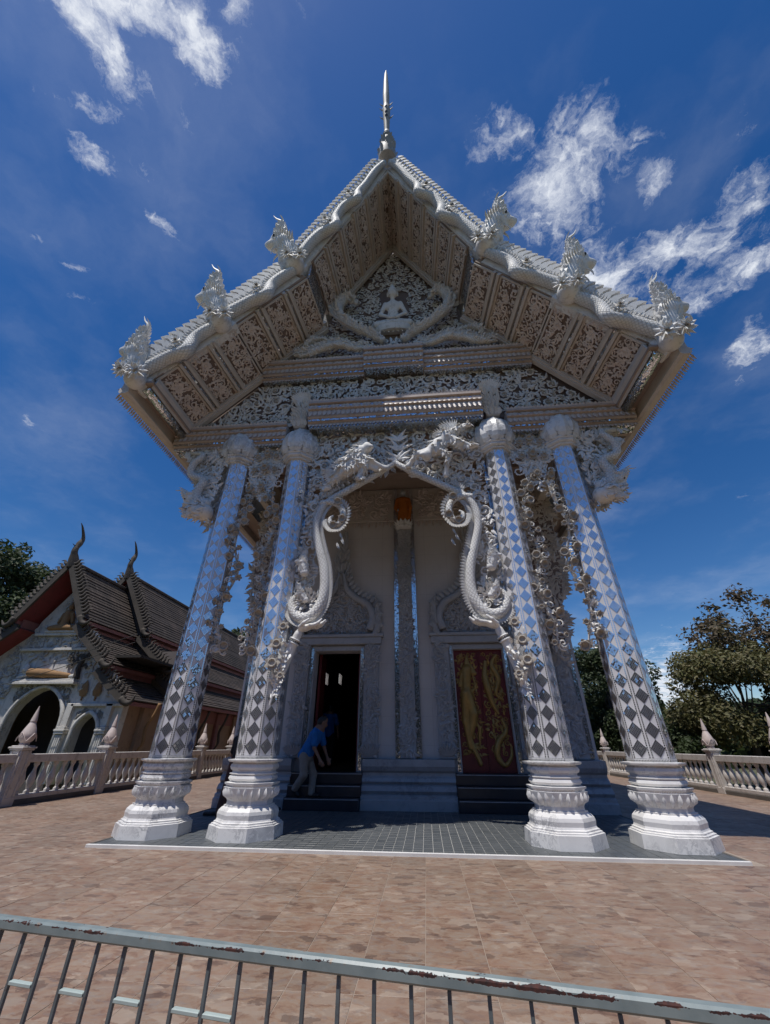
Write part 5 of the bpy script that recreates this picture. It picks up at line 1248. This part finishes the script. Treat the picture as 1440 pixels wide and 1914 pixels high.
d = MB(); d.bevbox(-1.26, -1.20, YW + .37, YW + .95, .672, 3.3, .006); d.build('door', 'red_lacquer', temple, label='open red door leaf swung into the dark hall')
# standing figure in an orange robe on the centre pilaster
st = thing('standing_statue', 'small standing statue in an orange robe on the centre pilaster above the doors', 'statue', (.03, YW - .2, 6.98))
b = [ell((.03, YW - .2, 8.06), (.09, .1, .115)), cone((.03, YW - .2, 8.16), (.03, YW - .2, 8.26), .04, .01), cone((.03, YW - .2, 7.95), (.03, YW - .2, 7.9), .05, .06), cone((-.05, YW - .22, 7.02), (-.04, YW - .22, 7.2), .05, .05), cone((.11, YW - .22, 7.02), (.1, YW - .22, 7.2), .05, .05), ell((-.05, YW - .28, 7.01), (.05, .09, .03)), ell((.11, YW - .28, 7.01), (.05, .09, .03)), ell((.03, YW - .3, 8.05), (.02, .03, .03)), cone((-.13, YW - .3, 7.4), (-.12, YW - .34, 7.35), .04, .03), cone((.03, YW - .2, 7.9), (.03, YW - .2, 7.1), .08, .08)]
solid(b, .016, .03).build('body', 'grey_carving', st, True)
b = [cone((.03, YW - .2, 7.78), (.03, YW - .2, 7.12), .13, .17), ell((.03, YW - .2, 7.8), (.19, .1, .12)), cone((-.14, YW - .2, 7.82), (-.19, YW - .24, 7.5), .06, .06), cone((.2, YW - .2, 7.82), (.25, YW - .24, 7.5), .06, .06), cone((-.19, YW - .24, 7.5), (-.14, YW - .3, 7.38), .055, .05), cone((.25, YW - .24, 7.5), (.22, YW - .2, 7.15), .05, .03)]
solid(b, .016, .03).build('robe', 'saffron_cloth', st, True)

# ------------------------------------------------------------------ old hall behind the left balustrade
random.seed(12); CX, YF = -14.45, 8.0
hall = thing('old_hall', 'old weathered hall with dark tiled tiered roof and grey plaster gable behind the left balustrade', 'temple hall', (CX, YF, 0))
def archpts(c, w, z0, n=10, pointed=.12):
    o = [(c + w, 0)]
    for k in range(n + 1):
        a = pi * k / n; o.append((c + w * cos(a), z0 + (w + pointed * (1 - abs(cos(a)))) * sin(a)))
    return o + [(c - w, 0)]
up = [(3.75, 0), (3.75, 2.55), (2.70, 3.72), (2.62, 3.95), (1.15, 5.42), (1.10, 5.62), (0, 7.25)]
outer = [(CX + x, z) for x, z in up] + [(CX - x, z) for x, z in up[::-1][1:]]
poly = outer + [p for c, w, z0 in ((CX - 2.42, .42, 1.6), (CX + .35, 1.07, 1.85), (CX + 2.55, .42, 1.6)) for p in reversed(archpts(c, w, z0))]
MB().prism(poly, YF, YF + .3).build('gable_wall', 'old_plaster', hall)
MB().box(CX - 3.6, CX + 3.6, YF + 3.2, YF + 3.3, 0, 5).build('porch_back_wall', 'mauve_wall', hall)
MB().box(CX - 3.6, CX + 3.6, YF + .3, YF + 3.2, 4.2, 4.3).build('porch_ceiling', 'dark_inside', hall)
MB().box(CX - 3.75, CX + 3.7, YF + .31, YF + 3.2, -.6, .05).build('porch_floor', 'dark_floor', hall)
MB().box(CX - 3.75, CX - 3.5, YF + .31, 28, 0, 2.8).build('side_wall', 'ochre_wall', hall)
# arch mouldings and piers
for c, w, z0 in ((CX - 2.42, .42, 1.6), (CX + .35, 1.07, 1.85), (CX + 2.55, .42, 1.6)):
    a = archpts(c, w + .07, z0, 14); m = MB(); m.tube([(x, YF - .05, z) for x, z in a], .075, 6); ao = m.build('arch_moulding', 'old_plaster', hall, True)
    cv = MB(); 
    for sg in (-1, 1):
        foliage(cv, None, planeP((0, YF - .01, 0), (1, 0, 0), (0, 0, 1), (0, -1, 0)), lambda x, z: (x - c) ** 2 + (z - z0) ** 2 > (w + .2) ** 2 and z0 < z < z0 + w + .25 and abs(x - c) < w + .12, (c - w - .1, c + w + .1, z0, z0 + w + .25), .05, .12, 400 + int(c * 10), 300, 200, .14, .14)
    cv.build('arch_carving', 'old_relief', ao, kind='stuff')
for dx in (-3.25, -1.62, -.98 + .02, 1.72, 3.28):
    if dx == -.96: continue
    p = MB(); p.bevbox(CX + dx - .13, CX + dx + .13, YF - .16, YF - .002, 0, 1.5, .015)
    for k in (-1, 0, 1): p.bevbox(CX + dx + k * .075 - .025, CX + dx + k * .075 + .025, YF - .19, YF - .161, .1, 1.45, .008)
    for r_, z in ((.18, 1.502), (.2, 1.58), (.16, 1.66)): p.bevbox(CX + dx - r_, CX + dx + r_, YF - .05 - r_, YF - .003, z, z + .075, .012)
    p.bevbox(CX + dx - .12, CX + dx + .12, YF - .14, YF - .003, 1.74, 2.5, .015); p.build('pier', 'old_plaster', hall)
# ledges
for (x0, x1, z0, z1, d) in ((-1.15, 1.62, 3.16, 3.26, .28), (-1.05, 1.52, 3.265, 3.36, .2), (-1.35, 1.55, 4.42, 4.52, .16), (-3.75, -1.3, 2.40, 2.50, .14), (1.75, 3.75, 2.40, 2.50, .14), (-1.0, 1.0, 5.02, 5.12, .16)):
    MB().bevbox(CX + x0, CX + x1, YF - d, YF - .002, z0, z1, .012).build('ledge', 'old_plaster', hall)
cv = MB(); gin = inpoly([(CX - 3.3, 2.7), (CX + 3.3, 2.7), (CX + 2.4, 3.7), (CX + 1.05, 5.35), (CX, 6.95), (CX - 1.05, 5.35), (CX - 2.4, 3.7)])
def gfree(x, z):
    u = x - CX
    if not gin(x, z): return False
    if -1.15 < u < 1.6 and 2.6 < z < 4.1: return False
    if -.75 < u < .8 and 5.0 < z < 6.3: return False
    if 1.75 < u < 2.9 and 2.5 < z < 3.4: return False
    return True
foliage(cv, None, planeP((0, YF - .005, 0), (1, 0, 0), (0, 0, 1), (0, -1, 0)), gfree, (CX - 3.3, CX + 3.3, 2.7, 7), .10, .26, 411, 900, 900, .2, .16)
cv.build('gable_carving', 'old_relief', hall, kind='stuff')
# reclining and seated figures, little trees
y = YF - .13
rec = solid([cone((CX - .45, y, 3.6), (CX + .2, y, 3.56), .16, .17), cone((CX + .2, y, 3.56), (CX + 1.2, y, 3.47), .16, .09)], .03, .05).build('reclining_figure', 'ochre_robe', hall, True)
solid([ell((CX - .72, y, 3.72), (.15, .12, .17)), ell((CX - .74, y, 3.88), (.07, .06, .07)), cone((CX - .6, y, 3.62), (CX - .45, y, 3.6), .07, .1), cone((CX - .6, y, 3.5), (CX - .95, y, 3.42), .06, .05), ell((CX - .73, y - .12, 3.7), (.02, .03, .03)), cone((CX + 1.2, y, 3.45), (CX + 1.38, y, 3.44), .06, .09)], .025, .04).build('head_and_feet', 'old_plaster', rec, True)
tr = MB(); pts = path([(CX + 1.5, y + .03, 3.37), (CX + 1.45, y + .03, 3.75), (CX + 1.52, y + .03, 4.15)], 4); tr.tube(pts, radii(len(pts), (0, .12), (1, .07)), 6)
for k in range(26): r3 = random.Random(k); tr.leaf(V((CX + r3.uniform(.75, 1.75), y + .06, r3.uniform(3.85, 4.38))), V((r3.uniform(-1, 1), -.2, -1)), V((0, -1, 0)), .2, .14, 0, .2)
tr.build('relief_tree', 'old_wood', hall)
sx_ = CX + .12
se = solid([cone((sx_, y, 5.95), (sx_, y, 5.5), .15, .17), cone((sx_ - .1, y - .05, 5.38), (sx_ - .52, y - .08, 5.30), .12, .09), cone((sx_ + .1, y - .05, 5.38), (sx_ + .52, y - .08, 5.30), .12, .09), cone((sx_ - .2, y, 5.9), (sx_ - .3, y, 5.55), .07, .06), cone((sx_ + .2, y, 5.9), (sx_ + .3, y, 5.55), .07, .06), cone((sx_ - .4, y - .1, 5.3), (sx_ + .4, y - .1, 5.3), .08, .08)], .03, .05).build('seated_figure', 'ochre_robe', hall, True)
solid([ell((sx_, y, 6.2), (.10, .09, .13)), cone((sx_, y, 6.3), (sx_, y, 6.45), .05, .01), cone((sx_, y, 6.1), (sx_, y, 5.98), .05, .07)], .025, .03).build('head', 'ochre_robe', se, True)
MB().bevbox(sx_ - .7, sx_ + .7, YF - .2, YF - .003, 5.125, 5.22, .012).build('figure_base', 'old_plaster', hall)
for dx in (1.98, 2.52):
    t = MB(); c = V((CX + dx, YF - .01, 2.72)); t.add([c + V((x, -d, z)) for x, z, d in ((0, .62, .02), (.10, .45, .05), (.17, .2, .05), (.13, .05, .03), (0, 0, .03), (-.13, .05, .03), (-.17, .2, .05), (-.10, .45, .05), (0, .25, .09))], [(8, i, (i + 1) % 8) for i in range(8)]); t.box(c.x - .025, c.x + .025, c.y - .04, c.y - .002, c.z - .12, c.z + .02); t.build('ochre_tree_relief', 'ochre_robe', hall)
# roofs: two telescoped sections of three tiers
hook = MB(); hp = path([(0, 0, 0), (.02, 0, .14), (-.05, 0, .26), (.04, 0, .40)], 4); hook.tube(hp, radii(len(hp), (0, .075), (.5, .055), (1, .01)), 6); HOOK = hook.mesh('roof_hook', 'old_wood', True)
tile_rows = MB()
for sec, (y0, y1, prof) in enumerate(((7.15, 10.7, (((0, 7.85), (1.42, 5.52)), ((1.22, 5.22), (2.86, 3.86)), ((2.66, 3.52), (4.05, 2.58)))), (10.5, 28, (((0, 8.62), (1.75, 5.85)), ((1.5, 5.5), (3.2, 4.12)), ((2.95, 3.75), (4.4, 2.78)))))):
    for ti, (a, b) in enumerate(prof):
        for s_ in (-1, 1):
            yy0 = y0 + .12 * ti; A_, B_ = V((CX + s_ * a[0], 0, a[1])), V((CX + s_ * b[0], 0, b[1])); d = (B_ - A_).normalized(); n = V((-d.z * s_, 0, d.x * s_)); n = n if n.z > 0 else -n
            r = MB(); rows = int((B_ - A_).length / .16)
            for k in range(rows):                       # overlapping tile courses
                p, q = lerp(A_, B_, k / rows), lerp(A_, B_, (k + 1.15) / rows); p = p + n * (.035 + random.uniform(-.008, .008)); q = q + n * (.062 + random.uniform(-.012, .012))
                r.hexa([V((w.x, yv, w.z)) for yv in (yy0, y1) for w in (p, q, q - n * .05, p - n * .05)])
            ro = r.build('roof_slope', 'old_tile', hall)
            u = MB(); u.hexa([V((w.x, yv, w.z)) for yv in (yy0 + .02, y1) for w in (A_ - n * .015, B_ - n * .015, B_ - n * .07, A_ - n * .07)]); u.build('roof_underside', 'red_board', ro)
            if ti: 
                f = MB(); x = CX + s_ * (a[0] + .03); f.box(*sorted((x, x + s_ * .06)), yy0 + .1, y1, a[1] - .02, a[1] + .34); f.build('tier_board', 'faded_red', hall)
            e = MB(); e.box(*sorted((B_.x - s_ * .06, B_.x + s_ * .02)), yy0 + .05, y1, B_.z - .16, B_.z - .03); e.build('eave_board', 'faded_red', hall)
            bb = MB(); bb.hexa([V((w.x, yv, w.z)) for yv in (yy0 - .10, yy0 - .005) for w in (A_ + n * .16, B_ + n * .16 + d * .1, B_ - n * .10 + d * .1, A_ - n * .10)]); bo = bb.build('barge_board', 'old_wood', hall)
            L = (B_ - A_).length; nh = int(L / .17)
            for k in range(nh):
                p = lerp(A_, B_, (k + .5) / nh) + n * .13 + V((0, yy0 - .05, 0)); M = MX(((d.x, 0, n.x, p.x), (0, 1, 0, p.y), (d.z, 0, n.z, p.z), (0, 0, 0, 1)))
                put('roof_hook', HOOK, bo, M)
            kn = MB(); pts = path([B_ + V((0, yy0 - .05, .05)), B_ + d * .25 + V((0, yy0 - .05, .02)), B_ + d * .38 + n * .16 + V((0, yy0 - .05, 0)), B_ + d * .32 + n * .42 + V((0, yy0 - .05, 0))], 4); kn.tube(pts, radii(len(pts), (0, .12), (.5, .1), (1, .02)), 6); kn.build('eave_finial', 'old_wood', bo, True)
    rz = prof[0][0][1]
    MB().bevbox(CX - .09, CX + .09, y0, y1, rz + .03, rz + .18, .03).build('ridge_cap', 'old_tile', hall)
    c = MB(); pts = path([(CX, y0 + .1, rz - .1), (CX, y0 - .06, rz + .3), (CX, y0 - .16, rz + .6), (CX, y0 - .08, rz + .95), (CX, y0 - .02, rz + 1.25), (CX + .04, y0 - .3, rz + 1.62), (CX + .05, y0 - .48, rz + 1.78)], 6); c.tube(pts, radii(len(pts), (0, .26), (.25, .13), (.42, .1), (.5, .12), (.7, .065), (1, .012)), 8)
    c.leaf(V((CX, y0 - .12, rz + .78)), V((-.5, -1, .2)), V((0, 0, 1)), .25, .12, .2, .3); c.build('roof_finial', 'old_wood', hall, True)
# gable of the rear section, side wall with curved brackets
MB().prism([(CX + x, z) for x, z in ((-3.1, 4.0), (3.1, 4.0), (1.6, 5.8), (0, 8.5), (-1.6, 5.8))], 10.72, 10.8).build('rear_gable', 'old_wood', hall)
MB().box(CX + 3.5, CX + 3.75, YF + .31, 28, 0, 2.7).build('side_wall', 'ochre_wall', hall)
MB().box(CX + 3.75, CX + 3.80, YF + 2.7, 28, 2.1, 2.65).build('wall_band', 'faded_red', hall)
for k in range(9):
    yv = YF + 1.2 + 2.1 * k; x = CX + 3.76
    MB().bevbox(x, x + .14, yv - .16, yv + .16, 0, 2.6, .015).build('wall_pilaster', 'faded_red' if k % 2 else 'ochre_wall', hall)
    b = MB(); pts = path([(x + .16, yv, .95), (x + .34, yv, 1.25), (x + .30, yv, 1.75), (x + .5, yv, 2.2), (x + .62, yv, 2.6)], 5); b.tube(pts, radii(len(pts), (0, .02), (.3, .075), (.7, .06), (1, .07)), 6); b.build('eave_bracket', 'ochre_robe' if k == 0 else 'old_wood', hall, True)
# cables strung in front of the gable
for k in range(2):
    m = MB(); pts = path([(-18.5, 7.2, 2.3 + .25 * k), (-14, 7.0, 3.3 + .28 * k), (-11.2, 6.9, 4.15 + .3 * k), (-10.3, 7.0, 4.5 + .3 * k)], 5); m.tube(pts, .012, 4)
    m.build('cable', 'wire', hall)

# ------------------------------------------------------------------ people
def hand_prims(w, d, n, curl=.35, s=1.0):
    """palm and five fingers; w wrist, d pointing direction, n palm normal"""
    w, d, n = V(w), V(d).normalized(), V(n); n = (n - d * n.dot(d)).normalized(); q = d.cross(n)
    o = [ell(w + d * .045 * s, (.042 * s, .042 * s, .03 * s)), cone(w, w + d * .075 * s, .028 * s, .036 * s)]
    for k, (off, L) in enumerate(((-.032, .062), (-.011, .074), (.011, .07), (.031, .055))):
        p0 = w + d * .085 * s + q * off * s; p1 = p0 + (d + q * off * 4) * (L * .5 * s); p2 = p1 + (d * .8 + n * curl) * (L * .5 * s)
        o += [cone(p0, p1, .0095 * s, .009 * s), cone(p1, p2, .009 * s, .007 * s)]
    t0 = w + d * .03 * s + q * -.035 * s; t1 = t0 + (d * .6 - q * .8) * .035 * s; o += [cone(t0, t1, .013 * s, .011 * s), cone(t1, t1 + (d + n * .3) * .03 * s, .011 * s, .008 * s)]
    return o
def person(name, label, J, mats, look, h=.0125, long_hair=False, skirt=False, shoes=True):
    J = {k: V(v) for k, v in J.items()}
    base = V(((J['lan'].x + J['ran'].x) / 2, (J['lan'].y + J['ran'].y) / 2, min(J['lan'].z, J['ran'].z) - .09))
    t = thing(name, label, 'person', base); look = V(look).normalized(); H = J['head']; sd_ = look.cross(V((0, 0, 1))).normalized()
    tor = (J['neck'] - J['hip']); side = (J['lsh'] - J['rsh']).normalized()
    Rm = np.array([[look.x, sd_.x, 0], [look.y, sd_.y, 0], [look.z, sd_.z, 1]])
    b = [ell(H, (.098, .076, .115), Rm), ell(H + look * .03 - V((0, 0, .06)), (.06, .058, .06)), cone(H + look * .088 + V((0, 0, .01)), H + look * .112 - V((0, 0, .022)), .012, .017), ell(H + look * .088 - V((0, 0, .055)), (.014, .025, .008), Rm),
         ell(H + sd_ * .078 - V((0, 0, .01)), (.02, .014, .03), Rm), ell(H - sd_ * .078 - V((0, 0, .01)), (.02, .014, .03), Rm), cone(H - V((0, 0, .06)), J['neck'], .052, .06), cone(J['neck'], J['hip'], .12, .13), cone(J['lsh'], J['rsh'], .06, .06)]
    for s in 'lr':
        b += [cone(J[s + 'sh'], J[s + 'el'], .05, .042), cone(J[s + 'el'], J[s + 'wr'], .041, .028)] + hand_prims(J[s + 'wr'], J[s + 'wr'] - J[s + 'el'], side if s == 'r' else -side)
        b += [cone(J[s + 'hp'], J[s + 'kn'], .08, .055), cone(J[s + 'kn'], J[s + 'an'], .052, .036), cone(J[s + 'an'], lerp(J[s + 'an'], J[s + 'to'], .55) - V((0, 0, .01)), .034, .022)]
    solid(b, h, .022).build('body', mats['skin'], t, True)
    c = [cone(J['neck'] - tor.normalized() * .06, J['hip'] - tor.normalized() * .02, .135, .155), ell(lerp(J['neck'], J['hip'], .3), (.15, .15, .16)), cone(J['lsh'], J['rsh'], .082, .082), cone(J['neck'] + tor.normalized() * .0, J['neck'] + tor.normalized() * .03, .085, .07), ell(J['hip'], (.17, .15, .09))]
    for s in 'lr': c.append(cone(J[s + 'sh'], lerp(J[s + 'sh'], J[s + 'el'], .72), .075, .072))
    solid(c, h, .03).build('shirt', mats['shirt'], t, True)
    if skirt:
        c = [cone(J['hip'], (J['lan'] + J['ran']) / 2 + V((0, 0, .05)), .17, .23)]
    else:
        c = [ell(J['hip'] - V((0, 0, .05)), (.165, .14, .13))]
        for s in 'lr': c += [cone(J[s + 'hp'], J[s + 'kn'], .105, .082), cone(J[s + 'kn'], J[s + 'an'] + V((0, 0, .0)), .08, .072)]
    solid(c, h, .03).build('skirt' if skirt else 'trousers', mats['legs'], t, True)
    for s in 'lr':
        d = (J[s + 'to'] - J[s + 'an']); d.z *= .6; d.normalize()
        solid([ell(J[s + 'an'] - V((0, 0, .045)) - d * .03, (.05, .05, .045)), cone(J[s + 'an'] - V((0, 0, .045)), J[s + 'to'], .052, .042)], h, .02).build('shoe', mats['shoe'], t, True)
    c = [ell(H - look * .02 + V((0, 0, .03)), (.1, .088, .105), Rm), ell(H - look * .045 - V((0, 0, .03)), (.065, .078, .08), Rm)]
    if long_hair: c += [cone(H - look * .07, H - look * .11 - V((0, 0, .55)), .085, .07)]
    hm = solid(c, h, .02)
    keep = [i for i, f in enumerate(hm.f) if sum(((V(hm.v[j]) - H).dot(look) - .4 * (V(hm.v[j]) - H).z) for j in f) / len(f) < .045]
    hm.f = [hm.f[i] for i in keep]; hm.build('hair', mats['hair'], t, True)
    return t
person('person', 'person in blue shirt and khaki trousers bending forward on the dark door steps',
       dict(head=(-1.93, 2.86, 1.655), neck=(-2.0, 2.84, 1.50), lsh=(-1.98, 2.99, 1.44), rsh=(-2.05, 2.68, 1.42), hip=(-2.25, 2.80, 1.02), lel=(-1.90, 3.02, 1.16), lwr=(-1.80, 3.0, .95), rel=(-2.02, 2.62, 1.14), rwr=(-1.87, 2.60, .92),
            lhp=(-2.23, 2.89, .98), rhp=(-2.26, 2.71, .98), lkn=(-2.06, 2.86, .65), lan=(-2.05, 2.78, .325), lto=(-1.90, 2.76, .285), rkn=(-2.22, 2.66, .64), ran=(-2.40, 2.72, .40), rto=(-2.32, 2.72, .285)),
       dict(skin='skin', shirt='blue_shirt', legs='khaki', shoe='black_rubber', hair='hair'), (.85, .3, -.35))
person('person', 'person in blue shirt and black trousers standing inside the dark doorway seen from behind',
       dict(head=(-2.360, 5.550, 2.129), neck=(-2.360, 5.550, 1.981), lsh=(-2.518, 5.550, 1.925), rsh=(-2.202, 5.550, 1.925), hip=(-2.360, 5.550, 1.516), lel=(-2.602, 5.569, 1.674), lwr=(-2.602, 5.624, 1.460), rel=(-2.118, 5.569, 1.674), rwr=(-2.100, 5.606, 1.460),
            lhp=(-2.444, 5.550, 1.460), rhp=(-2.276, 5.550, 1.460), lkn=(-2.444, 5.569, 1.106), lan=(-2.444, 5.550, 0.748), lto=(-2.444, 5.662, 0.697), rkn=(-2.276, 5.569, 1.106), ran=(-2.276, 5.550, 0.748), rto=(-2.276, 5.662, 0.697)),
       dict(skin='skin', shirt='blue_shirt', legs='black_cloth', shoe='black_rubber', hair='hair'), (0, 1, 0), .014)
person('person', 'person in black top and long brown skirt mostly hidden behind the inner left column',
       dict(head=(-3.130, 1.35, 1.50), neck=(-3.130, 1.35, 1.33), lsh=(-3.270, 1.38, 1.27), rsh=(-2.970, 1.32, 1.27), hip=(-3.150, 1.33, .90), lel=(-3.330, 1.42, 1.02), lwr=(-3.270, 1.52, .82), rel=(-2.930, 1.36, 1.02), rwr=(-2.970, 1.48, .82),
            lhp=(-3.230, 1.34, .86), rhp=(-3.070, 1.32, .86), lkn=(-3.240, 1.34, .5), lan=(-3.250, 1.30, .125), lto=(-3.260, 1.42, .07), rkn=(-3.090, 1.32, .5), ran=(-3.100, 1.30, .125), rto=(-3.110, 1.42, .07)),
       dict(skin='skin', shirt='black_cloth', legs='brown_cloth', shoe='brown_leather', hair='hair'), (.2, 1, -.1), .014, True, True)
# shoes left on the floor
def shoe_pair(name, label, x, y, rot, material, sneaker):
    t = thing(name, label, 'shoes', (x, y, .03))
    for k, (dx, dy, r_) in enumerate(((0, 0, rot), (.13, .03, rot + 12))):
        s = MB(); c, q = cos(R(r_)), sin(R(r_)); L = .135
        F = lambda u, v, z: V((x + dx + u * c - v * q, y + dy + u * q + v * c, .032 + z))
        b = [cone(F(-L + .035, 0, .03), F(L - .04, 0, .024), .034, .036)] + ([cone(F(-L + .035, 0, .06), F(-.02, 0, .055), .034, .032)] if sneaker else [])
        o = solid(b, .009, .02).build('shoe', material, t, True)
        so = MB(); ring = []
        for a in range(14): th = a / 14 * 2 * pi; ring.append((L * cos(th), (.042 if cos(th) > 0 else .036) * sin(th)))
        so.add([F(u, v, -.001) for u, v in ring] + [F(u, v, .018) for u, v in ring], [tuple(range(13, -1, -1)), tuple(range(14, 28))] + [(i, (i + 1) % 14, 14 + (i + 1) % 14, 14 + i) for i in range(14)])
        so.build('sole', 'shoe_white' if sneaker else 'black_rubber', o)
shoe_pair('sneakers', 'pair of black sneakers with pale soles beside the dark door steps', -2.86, 2.50, 20, 'black_rubber', True)
shoe_pair('sandals', 'pair of dark sandals on the porch floor between the two left columns', -3.75, 1.80, 8, 'brown_leather', False)

# ------------------------------------------------------------------ trees
def tree(name, label, base, height, crown, n_leaf, leafsize, material, seed, trunk_r=.22, clumps=26, loose=.25, group='trees round the terrace', squash=.8):
    rd = random.Random(seed); t = thing(name, label, 'tree', base, group)
    B = V(base); cx, cy, cz, crx, cry, crz = crown      # crown centre (relative) and radii
    C = B + V((cx, cy, cz)); tr = MB(); centers = []
    for k in range(clumps):
        th = rd.uniform(0, 2 * pi); ph = math.acos(rd.uniform(-.75, 1)); q = rd.uniform(.45, 1.0) ** .6
        c = C + V((crx * q * sin(ph) * cos(th), cry * q * sin(ph) * sin(th), crz * q * cos(ph)))
        centers.append((c, rd.uniform(.16, .34) * (crx + crz) * .55))
    top = C + V((0, 0, crz * .3))
    tp = path([B, B + V((rd.uniform(-.2, .2), 0, cz * .4)), lerp(B, C, .8) + V((rd.uniform(-.3, .3), 0, 0)), top], 5)
    tr.tube(tp, radii(len(tp), (0, trunk_r), (.6, trunk_r * .6), (1, trunk_r * .15)), 8)
    for c, r in centers[:16]:
        s_ = tp[rd.randint(len(tp) // 2, len(tp) - 3)]
        bp = path([s_, lerp(s_, c, .5) + V((0, 0, -.15 * crz * rd.random())), c], 4)
        tr.tube(bp, radii(len(bp), (0, trunk_r * .32), (1, trunk_r * .06)), 5)
        for j in range(3):
            e = c + V((rd.gauss(0, r * .6), rd.gauss(0, r * .6), rd.gauss(0, r * .6))); tr.tube([bp[-3], lerp(bp[-3], e, .6) + V((0, 0, .05)), e], [trunk_r * .08, trunk_r * .05, .01], 4)
    tr.build('trunk', 'bark', t, True)
    lv = MB(); vs = []; fs = []
    w = [r ** 2 for _, r in centers]
    for k in range(n_leaf):
        c, r = rd.choices(centers, w)[0]
        d = V((rd.gauss(0, 1), rd.gauss(0, 1), rd.gauss(0, 1))).normalized() * r * (1 - abs(rd.gauss(0, loose))); d.z *= squash
        p = c + d; a = V((rd.gauss(0, 1), rd.gauss(0, 1), rd.gauss(0, .7))).normalized(); n = (d.normalized() * .5 + V((rd.gauss(0, .6), rd.gauss(0, .6), rd.uniform(.1, 1)))).normalized()
        b = n.cross(a).normalized(); a = b.cross(n); L = leafsize * rd.uniform(.6, 1.3); i = len(vs)
        vs += [tuple(p - a * L), tuple(p + b * L * .48 + n * L * .15), tuple(p + a * L), tuple(p - b * L * .48 + n * L * .15)]
        fs.append((i, i + 1, i + 2, i + 3))
    lv.v = vs; lv.f = fs; lv.build('crown', material, t)
    return t
tree('round_tree', 'large round dark green tree behind the old hall at the left edge', (-36.5, 25, -.6), 18, (-3, 0, 12.3, 5.6, 5.6, 5.8), 22000, .24, 'leaf_dark', 1, .5, 90)
tree('round_tree', 'dark green treetop showing between the two left columns above the old roof', (-23.5, 42, -.6), 14, (.5, 0, 11.2, 3.6, 3.6, 3.2), 5000, .30, 'leaf_dark', 2, .35, 24)
tree('dark_tree', 'dense dark green tree between the two right columns', (13.6, 25, -.6), 8, (0, 0, 4.6, 2.9, 2.9, 3.7), 22000, .13, 'leaf_dark', 3, .22, 60)
tree('dark_tree', 'dense dark green tree just right of the rightmost column', (15.6, 28.5, -.6), 6.5, (0, 0, 3.9, 2.1, 2.3, 3.0), 13000, .13, 'leaf_dark', 4, .2, 46)
tree('olive_tree', 'bushy olive and brown tree behind the right balustrade', (16.6, 17, -.6), 7, (.6, 0, 3.9, 3.3, 2.7, 3.0), 26000, .11, 'leaf_olive', 5, .2, 70, .35)
tree('olive_tree', 'bushy olive tree at the right edge behind the tall balustrade finial', (21.2, 15.5, -.6), 7, (1, 0, 4.3, 3.4, 3.2, 3.6), 26000, .11, 'leaf_olive', 6, .2, 66, .35)
tree('brown_tree', 'thin tree with sparse brown leaves rising above the olive bushes', (20.6, 18.2, -.6), 10, (-.2, 0, 7.2, 3.8, 2.6, 3.0), 6500, .15, 'leaf_brown', 7, .16, 52, .55)
tree('low_tree', 'low dark bush under the olive tree behind the right balustrade', (12.6, 17.6, -.6), 3, (0, 0, 1.6, 2.1, 1.6, 1.9), 9000, .11, 'leaf_dark', 8, .1, 24)
tree('low_tree', 'low dark bush filling the gap under the olive trees at the right edge', (21.5, 19.5, -.6), 3, (0, 0, 1.9, 3.4, 1.6, 2.2), 12000, .12, 'leaf_dark', 9, .1, 30)
# far-off woods that close the horizon, and an unseen row of tall trees added to fill the temple's mirror tiles
def wood(name, label, arcs, seed, leaf, dens):
    rd = random.Random(seed); lv = MB(); vs = []; fs = []
    for (x0, y0, x1, y1, h0, h1, dep) in arcs:
        L = math.hypot(x1 - x0, y1 - y0); n = int(L * dens)
        for k in range(n):
            t = rd.random(); top = lerp(h0, h1, .5 + .5 * sin(t * L * .33 + seed) * sin(t * L * .13 + 2))
            z = top * (1 - rd.random() ** 1.6) ; c = V((lerp(x0, x1, t) + rd.gauss(0, dep), lerp(y0, y1, t) + rd.gauss(0, dep), z - .6 + rd.gauss(0, .3)))
            a = V((rd.gauss(0, 1), rd.gauss(0, 1), rd.gauss(0, 1))).normalized(); n_ = V((rd.gauss(0, .7), rd.gauss(0, .7), 1)).normalized(); b = n_.cross(a).normalized()
            q = leaf * rd.uniform(.6, 1.4); i = len(vs)
            vs += [tuple(c - a * q), tuple(c + b * q * .7), tuple(c + a * q), tuple(c - b * q * .7)]; fs.append((i, i + 1, i + 2, i + 3))
    lv.v = vs; lv.f = fs
    lv.build(name, 'leaf_dark', None, kind='stuff', label=label, cat='woods')
wood('far_wood', 'far dark woods along the horizon', [(-70, 60, -20, 75, 8, 12, 2), (-20, 75, 60, 75, 6, 9, 2), (30, 45, 75, 20, 4, 7, 2), (75, 20, 70, -30, 7, 12, 2), (-70, 60, -75, -10, 8, 12, 2)], 11, .55, 130)
wood('reflected_tree_row', 'unseen tall trees added opposite the temple for its mirror tiles', [(-45, -33, 45, -33, 7, 11, 1.6), (-45, -34, -48, 0, 8, 11, 1.6), (45, -34, 48, 0, 8, 11, 1.6)], 12, .7, 300)
